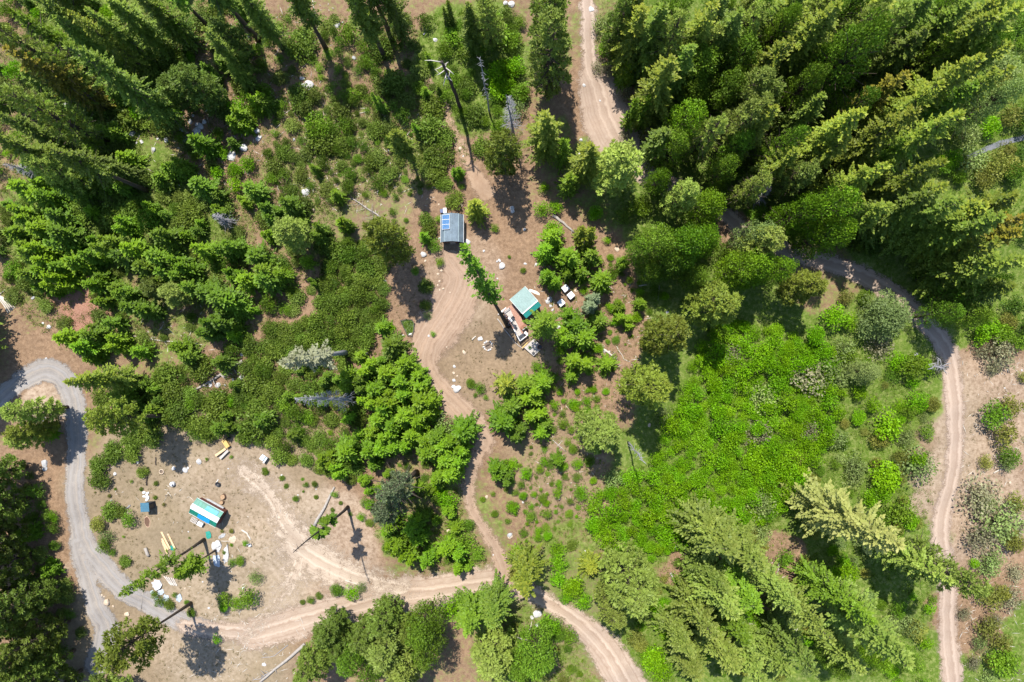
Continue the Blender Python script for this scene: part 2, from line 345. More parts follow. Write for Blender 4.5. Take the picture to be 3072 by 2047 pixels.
# roads: sheets cut from the same grid, ragged edges thinning out into the soil
def road_mat(name, cols, rut, grit, alpha_soft=.55, ruts=True, patchy=.0):
    m, t, b, out = new_mat(name); p = geo_pos(t)
    nB = noise(t, .8, 7, .65, p); nC = noise(t, 5., 6, .7, p); nD = noise(t, 24., 3, .6, p)
    la = attr(t, 'lat'); c = mixc(t, ramp(t, nB, .34, .68), cols[0], cols[1]); c = mixc(t, ramp(t, nC, .54, .74), c, grit)
    st = math_n(t, 'ADD', math_n(t, 'MULTIPLY', la, .95), math_n(t, 'MULTIPLY', nB, .9))
    cb = t.nodes.new('ShaderNodeCombineXYZ'); t.links.new(st, cb.inputs[0])
    streak = noise(t, 2.2, 5, .7, cb.outputs[0])
    if ruts:
        f = math_n(t, 'MULTIPLY', ramp(t, streak, .42, .62), .75); c = mixc(t, f, c, rut)
        wl = math_n(t, 'ABSOLUTE', math_n(t, 'SUBTRACT', math_n(t, 'ABSOLUTE', math_n(t, 'ADD', la, math_n(t, 'MULTIPLY_ADD', nB, 1.2, -.6))), .78))
        wf = math_n(t, 'MULTIPLY', math_n(t, 'SUBTRACT', 1.0, math_n(t, 'DIVIDE', wl, .34), clamp=True), .7); c = mixc(t, wf, c, tuple(min(.7, v * 1.15) for v in cols[1]))
    c = mixc(t, ramp(t, nD, .57, .72), c, tuple(v * .72 for v in cols[0]))
    t.links.new(c, b.inputs['Base Color']); b.inputs['Roughness'].default_value = .95; setin(b, 'Specular IOR Level', .1)
    bump(t, b, math_n(t, 'ADD', math_n(t, 'ADD', nC, nD), streak), .4, .08)
    e = math_n(t, 'DIVIDE', attr(t, 'edge'), alpha_soft)
    n5 = math_n(t, 'MULTIPLY_ADD', math_n(t, 'ADD', nC, nB), 3.6, -3.6)
    al = math_n(t, 'ADD', e, math_n(t, 'MULTIPLY', n5, 1.0)); al = ramp(t, al, .0, .9)
    if patchy: al = math_n(t, 'MULTIPLY', al, ramp(t, nB, .42 - patchy * .2, .58))
    tr = t.nodes.new('ShaderNodeBsdfTransparent'); mx = t.nodes.new('ShaderNodeMixShader')
    t.links.new(al, mx.inputs[0]); t.links.new(tr.outputs[0], mx.inputs[1]); t.links.new(b.outputs[0], mx.inputs[2]); t.links.new(mx.outputs[0], out.inputs[0])
    return m
RM = {
 'gravel_road': road_mat('gravel', ((.17, .158, .152), (.25, .235, .225)), (.34, .29, .24), (.29, .265, .24), .5),
 'dirt_road': road_mat('pale_dirt', ((.32, .238, .175), (.40, .315, .245)), (.245, .168, .118), (.43, .345, .27), .9),
 'clearing_track': road_mat('sand', ((.345, .268, .198), (.425, .345, .268)), (.285, .215, .155), (.45, .37, .295), 2.6),
 'driveway': road_mat('brown_dirt', ((.215, .142, .095), (.30, .21, .148)), (.36, .265, .195), (.24, .165, .11), .8),
 'forest_road': road_mat('pinkish_dirt', ((.30, .222, .168), (.365, .285, .225)), (.245, .175, .130), (.40, .32, .255), .7),
 'foot_trail': road_mat('trail_dirt', ((.26, .17, .11), (.34, .24, .165)), (.36, .27, .19), (.30, .21, .14), .5, False),
 'paved_strip': road_mat('grey_pavement', ((.13, .14, .155), (.19, .195, .21)), (.2, .2, .22), (.17, .17, .18), .2, False),
}
lift = .012; EDGE = np.full(GX.size, -1e3)
gxr, gyr, gzr = GX.ravel(), GY.ravel(), GZ.ravel()
for name, lines in RLINES.items():
    e, la, hw = road_field(gxr, gyr, lines); lift += .006
    if name not in ('foot_trail', 'paved_strip'): EDGE = np.maximum(EDGE, e)
    vin = e > -1.3; fk = vin[GF].all(1); F = GF[fk]; u, inv = np.unique(F.ravel(), return_inverse=True)
    z = gzr[u] + lift
    o = link(name, mesh_np(name, np.stack([gxr[u], gyr[u], z], 1), inv.reshape(-1, 4), {'edge': e[u], 'lat': la[u] * hw[u]}, True), RM[name])
    set_props(o, None, None, None, 'structure')

EDGE = EDGE.reshape(GX.shape)
def on_road(x, y, margin=0.):
    return EDGE[min(np.searchsorted(YS, y), ny - 1), min(np.searchsorted(XS, x), nx - 1)] > -margin

# ------------------------------------------------------------------ foliage prototypes
def cards(P0, D, U, L, Wd, tint, tip):
    """leaf sprays: pointed quads from P0 along D, width across U; fold a little"""
    n = len(P0); D = D / (np.linalg.norm(D, axis=1, keepdims=True) + 1e-9)
    R = np.cross(D, U); R /= (np.linalg.norm(R, axis=1, keepdims=True) + 1e-9); N = np.cross(R, D)
    L = np.broadcast_to(L, (n,))[:, None]; Wd = np.broadcast_to(Wd, (n,))[:, None]
    a = P0; c = P0 + D * L; mid = P0 + D * L * .5 - N * Wd * .12
    V = np.stack([a, mid + R * Wd * .5, c, mid - R * Wd * .5], 1).reshape(-1, 3)
    F = np.arange(n * 4).reshape(n, 4)
    ti = np.repeat(tint, 4); tp = np.stack([tip * .5, tip * .8, tip, tip * .8], 1).ravel()
    return V, F, ti, tp
class Leaves:
    def __init__(s): s.P = []; s.D = []; s.U = []; s.L = []; s.W = []; s.t = []; s.p = []
    def add(s, P0, D, U, L, Wd, t, p):
        n = len(P0); s.P.append(P0); s.D.append(D); s.U.append(U)
        for lst, v in ((s.L, L), (s.W, Wd), (s.t, t), (s.p, p)): lst.append(np.broadcast_to(np.asarray(v, float), (n,)))
    def mesh(s, name):
        V, F, ti, tp = cards(np.concatenate(s.P), np.concatenate(s.D), np.concatenate(s.U), np.concatenate(s.L), np.concatenate(s.W), np.concatenate(s.t), np.concatenate(s.p))
        return mesh_np(name, V, F, {'tint': ti, 'tip': np.clip(tp, 0, 1)})
def unit(r, n):
    v = r.normal(size=(n, 3)); return v / np.linalg.norm(v, axis=1, keepdims=True)
def trunk_mesh(name, h, r0, limbs=(), bend=.3, seed=0, n=7, taper=.12):
    rr = random.Random(seed); b = MB(); pts = []; rad = []
    k = 7
    for i in range(k):
        u = i / (k - 1); pts.append((bend * math.sin(u * 2.6 + seed) * u, bend * math.cos(u * 3.1 + seed) * u - bend * u * 0, h * u - (.4 if i == 0 else 0))); rad.append(r0 * (1 - u * (1 - taper)) * (1.35 if i == 0 else 1))
    b.tube(pts, rad, n)
    for (p, q, r) in limbs: b.tube([p, ((p[0] + q[0]) / 2, (p[1] + q[1]) / 2, (p[2] + q[2]) / 2 + .1), q], [r, r * .7, r * .25], 4, False)
    return b.mesh(name, True)

def fir_proto(name, cs, seed, h=20., r=3., dense_=1., bush=False, thin=0., spray=.62, fine=1.):
    rg = np.random.default_rng(seed); Lv = Leaves(); limbs = []
    nb = int((1 - cs) * h / .36 * dense_); lob = rg.random(6) * 6.28
    for i in range(nb):
        tt = (i + rg.random() * .6) / nb; z = h * (cs + (1 - cs) * tt)
        prof = (1 - tt) ** (.60 if not bush else .58) * min(1, .62 + tt * 3.0) + .045
        for k in range(rg.integers(5, 8)):
            if rg.random() < thin: continue
            az = rg.random() * 6.283
            lf = 1 + .20 * math.sin(3 * az + lob[0] + tt * 9) + .16 * math.sin(5 * az + lob[1] - tt * 17)
            L = r * prof * lf * (.52 + .62 * rg.random())
            if L < .12: L = .12
            up = (.55 * tt ** 1.5 - .18 + rg.normal() * .07)
            d = np.array([math.cos(az), math.sin(az), up]); d /= np.linalg.norm(d); side = np.array([-math.sin(az), math.cos(az), 0])
            ns = max(2, int(L / (.27 * fine))); s = (np.arange(ns) + rg.random(ns) * .7) / ns; s = .12 + .88 * s
            droop = -.16 * L * s ** 2
            base = np.array([0, 0, z]) + d * (L * s)[:, None]; base[:, 2] += droop
            tin = np.clip(rg.normal(.5, .22) + rg.normal(size=ns) * .10, 0, 1)
            for sg in (-1, 1):
                ang = .85 + .25 * rg.random(ns)
                D = d[None] * np.cos(ang)[:, None] + sg * side[None] * np.sin(ang)[:, None]; D[:, 2] += rg.normal(size=ns) * .22 - .06
                U = np.tile(np.array([0, 0, 1.]), (ns, 1)) + rg.normal(size=(ns, 3)) * .42
                l = (.28 * fine + spray * (1 - s) * min(1., L / 1.5)) * (.75 + .5 * rg.random(ns))
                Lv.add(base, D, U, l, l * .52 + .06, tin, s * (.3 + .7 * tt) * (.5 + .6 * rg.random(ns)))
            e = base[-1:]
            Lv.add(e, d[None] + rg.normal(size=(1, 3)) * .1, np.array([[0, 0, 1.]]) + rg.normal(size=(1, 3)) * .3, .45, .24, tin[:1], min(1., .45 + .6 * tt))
            if k == 0 and L > 1.: limbs.append(((0, 0, z), tuple(np.array([0, 0, z - .1 * L]) + d * L * .75), .05))
    # leader
    n = 10; Lv.add(np.tile([0, 0, h * .985], (n, 1)), unit(rg, n) * .5 + [0, 0, .6], unit(rg, n), .5, .16, rg.random(n), 1.)
    return Lv.mesh(name + '_crown'), trunk_mesh(name + '_trunk', h * .98, .0135 * h + .05, limbs, .25, seed), h, r
def multi_proto(name, seed, k, h=8., r=2.2):
    """a clump of k stems of unequal height grown together"""
    rg = np.random.default_rng(seed); V = []; F = []; ti = []; tp = []; b = MB(); off = 0
    for i in range(k):
        cm, tm, hh, rr_ = fir_proto(name + '_stem', .02, seed * 10 + i, h * (1 - .28 * i * rg.random()), r * .66, 1.8, True, .05, spray=.25, fine=.75)
        a = 6.283 * i / k + rg.random(); q = np.array([math.cos(a) * r * .42, math.sin(a) * r * .42, 0]); n = len(cm.vertices)
        v = np.zeros(n * 3, np.float32); cm.vertices.foreach_get('co', v); V.append(v.reshape(-1, 3) + q); F.append(np.arange(n).reshape(-1, 4) + off); off += n
        for nm, lst in (('tint', ti), ('tip', tp)):
            x = np.zeros(n, np.float32); cm.attributes[nm].data.foreach_get('value', x); lst.append(x)
        b.tube([(0, 0, -.2), (q[0], q[1], h * .1), (q[0], q[1], h * .8)], [.14, .10, .03], 6)
        bpy.data.meshes.remove(cm); bpy.data.meshes.remove(tm)
    return mesh_np(name + '_crown', np.concatenate(V), np.concatenate(F), {'tint': np.concatenate(ti), 'tip': np.concatenate(tp)}), b.mesh(name + '_trunk', True), h, r
def pine_proto(name, cs, seed, h=20., r=3.5, nb=85, tuft=.62, cards_n=22):
    rg = np.random.default_rng(seed); Lv = Leaves(); limbs = []
    for i in range(nb):
        tt = (i + rg.random()) / nb; z0 = h * (cs + (1 - cs) * tt * .96); az = i * 2.399 + rg.normal() * .35
        prof = min(1., .5 + 1.9 * tt) * (1 - tt) ** .42 + .06
        L = r * max(.16, prof) * (.62 + .5 * rg.random())
        d = np.array([math.cos(az), math.sin(az), .12 + .5 * tt + rg.normal() * .12]); side = np.array([-math.sin(az), math.cos(az), 0.])
        tip = np.array([0, 0, z0]) + d * L; limbs.append(((0, 0, z0), tuple(tip), .035 + .015 * L))
        for q in range(max(2, int(L * 1.6))):
            s = 1 - rg.random() ** 1.3 * .72 if q else 1.; c = np.array([0, 0, z0]) + d * L * s + side * rg.normal() * .34 * L * s * .6 + rg.normal(size=3) * .12
            n = cards_n; u = unit(rg, n); u[:, 2] = np.abs(u[:, 2]) * .9 - .15; tin = np.clip(rg.normal(.5, .24), 0, 1)
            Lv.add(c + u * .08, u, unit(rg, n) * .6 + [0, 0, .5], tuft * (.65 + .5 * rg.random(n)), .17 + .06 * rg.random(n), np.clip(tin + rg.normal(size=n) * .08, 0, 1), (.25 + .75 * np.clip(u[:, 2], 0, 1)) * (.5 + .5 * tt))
    return Lv.mesh(name + '_crown'), trunk_mesh(name + '_trunk', h * .97, .0145 * h + .06, limbs, .3, seed), h, r
def lobed(Lv, rg, centres, rads, n_per, leaf, flat=.8):
    for c, R in zip(centres, rads):
        n = int(n_per * R * R) + 12; u = unit(rg, n); u[:, 2] = np.where(u[:, 2] < -.35, -u[:, 2], u[:, 2])
        rad = R * (.62 + .42 * rg.random(n) ** .6); p = c + u * rad[:, None] * [1, 1, flat]
        D = u * .55 + unit(rg, n) * .75; D[:, 2] += .12
        tin = np.clip(rg.normal(.5, .2) + rg.normal(size=n) * .14, 0, 1)
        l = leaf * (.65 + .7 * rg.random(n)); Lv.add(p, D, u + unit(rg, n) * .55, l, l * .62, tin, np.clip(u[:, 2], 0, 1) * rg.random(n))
def shrub_proto(name, seed, r=1.5, h=2., nl=9, leaf=.24, n_per=150, spread=.62, twig=0):
    rg = np.random.default_rng(seed); Lv = Leaves(); cs = []; rs = []; limbs = []
    for i in range(nl):
        a = i * 2.399 + rg.random() * .5; q = math.sqrt((i + .3) / nl) * spread * r * (.8 + .4 * rg.random()); R = r * (.30 + .17 * rg.random())
        z = max(R * .7, h * (.78 - .42 * (q / r) ** 1.4) - R * .5 + rg.normal() * .1 * h); c = np.array([q * math.cos(a), q * math.sin(a), z]); cs.append(c); rs.append(R); limbs.append(((0, 0, .05), tuple(c), .035))
    lobed(Lv, rg, cs, rs, n_per / (r / 1.5) ** 2 * 1.0, leaf)
    if twig:
        n = twig; a = rg.random(n) * 6.28; Dd = np.stack([np.cos(a), np.sin(a), .5 + rg.random(n)], 1); p = Dd * (r * .3 * rg.random(n))[:, None]
        Lv.add(p, Dd, unit(rg, n), r * (.5 + .5 * rg.random(n)), .035, rg.random(n), 0.)
    b = MB()
    for (p0, q0, rr_) in limbs: b.tube([p0, q0], [rr_, rr_ * .4], 4, False)
    return Lv.mesh(name + '_foliage'), b.mesh(name + '_stems', True), h, r
def tree_proto(name, seed, r=4., h=14., nl=52, leaf=.27, n_per=125, cs=.2):
    rg = np.random.default_rng(seed); Lv = Leaves(); cs_ = []; rs = []; limbs = []
    for i in range(nl):
        a = i * 2.399 + rg.random() * .6; tt = (i + .5) / nl; zz = cs + (1 - cs) * tt
        env = math.sin(min(1., .20 + .80 * (1 - tt) ** .85) * 1.57) * (1 if tt < .97 else .4); q = r * .78 * env * (.45 + .55 * rg.random()) * (1 if tt > .05 else .6)
        R = r * (.20 + .10 * rg.random()); c = np.array([q * math.cos(a), q * math.sin(a), h * zz - R * .4]); cs_.append(c); rs.append(R); limbs.append(((0, 0, max(1., h * zz * .72)), tuple(c), .06))
    lobed(Lv, rg, cs_, rs, n_per, leaf, .75)
    return Lv.mesh(name + '_crown'), trunk_mesh(name + '_trunk', h * .8, .16 + .008 * h, limbs, .4, seed), h, r
def dead_proto(name, seed, h=18., r=2., nb=110, rad=.02):
    rg = np.random.default_rng(seed); b = MB(); limbs = []
    for i in range(nb):
        tt = (i + rg.random()) / nb; z = h * (.18 + .80 * tt); az = rg.random() * 6.28; L = r * (1 - tt * .8) * (.4 + .7 * rg.random())
        q = Vector((math.cos(az) * L, math.sin(az) * L, z - .25 * L)); b.tube([(0, 0, z), (q.x * .5, q.y * .5, z + .05), q], [rad * 2, rad * 1.5, rad * .7], 3, False)
        for s in range(3):
            u = .4 + .5 * rg.random(); a2 = az + (rg.random() - .5) * 2.2; b.tube([(q.x * u, q.y * u, z - .2 * L * u), (q.x * u + math.cos(a2) * L * .38, q.y * u + math.sin(a2) * L * .38, z - .25 * L * u - .1)], [rad * 1.1, rad * .5], 3, False)
    return b.mesh(name + '_branches'), trunk_mesh(name + '_trunk', h, .018 * h * .7 + .04, (), .3, seed, taper=.1), h, r

PRO = {
 'fir': [fir_proto('fir', .12, 1, spray=.46, fine=.8), fir_proto('fir', .10, 2, r=3.2, dense_=.9, thin=.12, spray=.46, fine=.8), fir_proto('fir', .16, 3, dense_=.95, spray=.46, fine=.8), fir_proto('fir', .06, 8, dense_=.85, thin=.22, spray=.42, fine=.8)],
 'firhi': [fir_proto('fir_hi', .48, 4, r=2.9, thin=.05), fir_proto('fir_hi', .38, 5, r=2.9)],
 'firthin': [fir_proto('fir_thin', .42, 6, r=2.4, dense_=.75, thin=.35)],
 'pine': [pine_proto('pine', .12, 11, nb=105), pine_proto('pine', .16, 12, nb=95), pine_proto('pine', .10, 13, nb=100, r=3.3)],
 'pinehi': [pine_proto('pine_hi', .50, 14, nb=70), pine_proto('pine_hi', .42, 15, nb=70)],
 'young': [fir_proto('young', .02, 21, 8., 2.2, 1.9, True, spray=.26, fine=.72), fir_proto('young', .03, 22, 8., 2.2, 1.8, True, spray=.26, fine=.72), fir_proto('young', .02, 23, 8., 2.1, 1.9, True, .05, spray=.24, fine=.7), multi_proto('young', 24, 3), multi_proto('young', 25, 2), fir_proto('young', .02, 26, 8., 2.2, 1.4, False, .2, spray=.3, fine=.75)],
 'tree': [tree_proto('broad', 31), tree_proto('broad', 32), tree_proto('broad', 33, nl=40)],
 'shrub': [shrub_proto('shrub', 41, leaf=.185, n_per=280), shrub_proto('shrub', 42, nl=7, leaf=.185, n_per=280), shrub_proto('shrub', 43, nl=13, leaf=.18, n_per=300), shrub_proto('shrub', 44, nl=10, leaf=.18, n_per=280)],
 'brush': [shrub_proto('brush', 51, nl=16, leaf=.215, n_per=270, h=1.6, spread=.72), shrub_proto('brush', 52, nl=14, leaf=.22, n_per=270, h=1.6, spread=.70), shrub_proto('brush', 53, nl=18, leaf=.21, n_per=270, h=1.5, spread=.74)],
 'wispy': [shrub_proto('wispy', 61, nl=16, leaf=.20, n_per=95, spread=.8, twig=90, h=2.2), shrub_proto('wispy', 62, nl=14, leaf=.20, n_per=85, spread=.8, twig=110, h=2.2)],
 'dead': [dead_proto('dead', 71), dead_proto('dead', 72)],
}
# kind: family, foliage material, bark, name, colour words, category
KIND = {
 'fir': ('fir', 'fir_dark', BARK, 'fir_tree', 'dark green fir', 'tree'), 'firhi': ('firhi', 'fir_dark', BARK, 'fir_tree', 'long-trunked dark fir', 'tree'),
 'firY': ('fir', 'fir_olive', BARK, 'fir_tree', 'olive fir with yellow tips', 'tree'), 'firYY': ('fir', 'fir_yellow', BARK, 'fir_tree', 'yellowish fir', 'tree'),
 'firG': ('fir', 'fir_green', BARK, 'fir_tree', 'green fir', 'tree'), 'firP': ('fir', 'fir_pale', BARK, 'fir_tree', 'pale straw-green fir', 'tree'),
 'firhiY': ('firhi', 'fir_olive', BARK, 'fir_tree', 'long-trunked olive fir', 'tree'), 'firthin': ('firthin', 'fir_green', BARK, 'fir_tree', 'sparse thin fir', 'tree'),
 'firred': ('firhi', 'fir_dark', BARK_RED, 'fir_tree', 'fir on a thick reddish trunk', 'tree'),
 'pine': ('pine', 'pine_dark', BARK, 'pine_tree', 'dark green pine', 'tree'), 'pineL': ('pine', 'pine_light', BARK, 'pine_tree', 'light grey-green pine', 'tree'),
 'pineY': ('pine', 'pine_olive', BARK, 'pine_tree', 'olive-topped pine', 'tree'), 'pinehi': ('pinehi', 'pine_olive', BARK, 'pine_tree', 'long-trunked pine', 'tree'),
 'firL': ('fir', 'conifer_light', BARK, 'light_conifer', 'light green pointed conifer', 'tree'),
 'blue': ('pinehi', 'pine_blue', BARK, 'pine_tree', 'grey-blue pine', 'tree'), 'blueyoung': ('young', 'pine_blue', BARK, 'young_conifer', 'grey-blue young conifer', 'tree'),
 'young': ('young', 'young_bright', BARK, 'young_conifer', 'bright green young conifer', 'tree'), 'youngD': ('young', 'young_dark', BARK, 'young_conifer', 'deep green young conifer', 'tree'),
 'youngstem': ('firhi', 'young_dark', BARK, 'young_conifer', 'deep green young conifer on a bare stem', 'tree'),
 'youngY': ('young', 'fir_olive', BARK, 'young_conifer', 'yellow-green young conifer', 'tree'),
 'tree': ('tree', 'fir_green', BARK, 'broad_tree', 'broad mid-green tree', 'tree'), 'treeB': ('tree', 'young_bright', BARK, 'broad_tree', 'broad bright green tree', 'tree'), 'treeL': ('tree', 'greygreen_leaf', BARK, 'broad_tree', 'broad grey-green tree', 'tree'),
 'lime': ('shrub', 'lime_leaf', BARK, 'lime_bush', 'lime green leafy bush', 'bush'), 'shrub': ('shrub', 'green_leaf', BARK, 'green_bush', 'mid-green leafy bush', 'bush'),
 'brush': ('brush', 'brush_leaf', BARK, 'evergreen_shrub', 'dull olive rounded shrub', 'shrub'), 'grey': ('wispy', 'greygreen_leaf', BARK, 'wispy_bush', 'wispy grey-green bush', 'bush'),
 'greybr': ('wispy', 'twiggy_grey', BARK, 'bare_bush', 'grey-brown twiggy bush', 'bush'), 'olive': ('shrub', 'olive_leaf', BARK, 'olive_bush', 'yellow-olive leafy bush', 'bush'),
 'deep': ('shrub', 'deep_leaf', BARK, 'dark_bush', 'deep green leafy bush', 'bush'), 'sprig': ('shrub', 'green_leaf', BARK, 'herb_clump', 'low green herb clump', 'plant'),
 'heath': ('brush', 'heath_leaf', BARK, 'low_shrub', 'grey-olive low shrub', 'shrub'),
 'thick': ('shrub', 'lime_leaf', BARK, 'thicket_bush', 'lime bush of the dense thicket', 'bush'),
 'dead': ('dead', None, DEADGREY, 'dead_conifer', 'bare grey dead conifer', 'tree'), 'pale': ('firthin', 'lichen_pale', DEADGREY, 'dead_conifer', 'pale lichen-covered dead conifer', 'tree'),
}
PLANTS = []       # (root, description, centre in photograph pixels)
_cnt = {}
def plant(kind, sx, sy, h, r, base=False, apex=None, lean=True, parts=None, stem=1.0):
    """a tree or bush whose top shows at (sx, sy), or, with base=True, whose foot stands there"""
    fam, fm, bark, name, words, cat = KIND[kind]
    k = (CAM_H - h) / CAM_H
    if base: bx, by = S2W(sx, sy)
    else: bx, by = S2W(sx, sy, h)
    r *= {'fir': 1.18 if sx > 1500 else 1.0, 'firhi': 1.0, 'pine': .90 if h > 17 else 1.0}.get(fam, 1.0)
    z = gzf(bx, by)
    i = _cnt.get(fam, 0); _cnt[fam] = i + 1
    cm, tm, ph, pr = PRO[fam][i % len(PRO[fam])]
    small = fam in ('shrub', 'brush', 'wispy')
    rz = (i * 2.399) % 6.283
    rx = ry = 0.
    if apex is not None:
        ax, ay = S2W(apex[0], apex[1], h); dx, dy = ax - bx, ay - by
        q = Vector((dx, dy, h)).normalized().to_track_quat('Z', 'Y'); rot = (q.to_matrix() @ Matrix.Rotation(rz, 3, 'Z')).to_euler(); h = math.sqrt(dx * dx + dy * dy + h * h)
    else:
        rot = Euler((random.gauss(0, .018), random.gauss(0, .018), 0)).to_matrix() @ Matrix.Rotation(rz, 3, 'Z'); rot = rot.to_euler()
    s = (r / pr, r / pr, h / ph)
    fmat = MATS[fm] if fm else bark
    if small and r < 1.25:
        o = link(name, cm, fmat, None, (bx, by, z - .05)); o.rotation_euler = rot; o.scale = s; root = o
    else:
        root = empty(name, (bx, by, z - .02)); root.rotation_euler = rot
        c = link('foliage' if small else ('branches' if fam == 'dead' else 'crown'), cm, fmat, root); c.scale = s
        tk = link('stems' if small else 'trunk', tm, bark, root); ts = (h / ph if not small else r / pr) * stem; tk.scale = (ts, ts, h / ph)
    cxp = NX + bx * G * CAM_H / (CAM_H - .6 * h); cyp = NY - by * G * CAM_H / (CAM_H - .6 * h)
    size = ('tall ' if h >= 19 else '') if not small and kind not in ('young', 'youngD', 'youngY', 'blueyoung') else ('small ' if r < (1.3 if small else 1.7) else 'large ' if r > (2.3 if small else 2.5) else '')
    if kind in ('pale',): size = ''
    root['category'] = cat; PLANTS.append((root, size + words, cxp, cyp)); return root

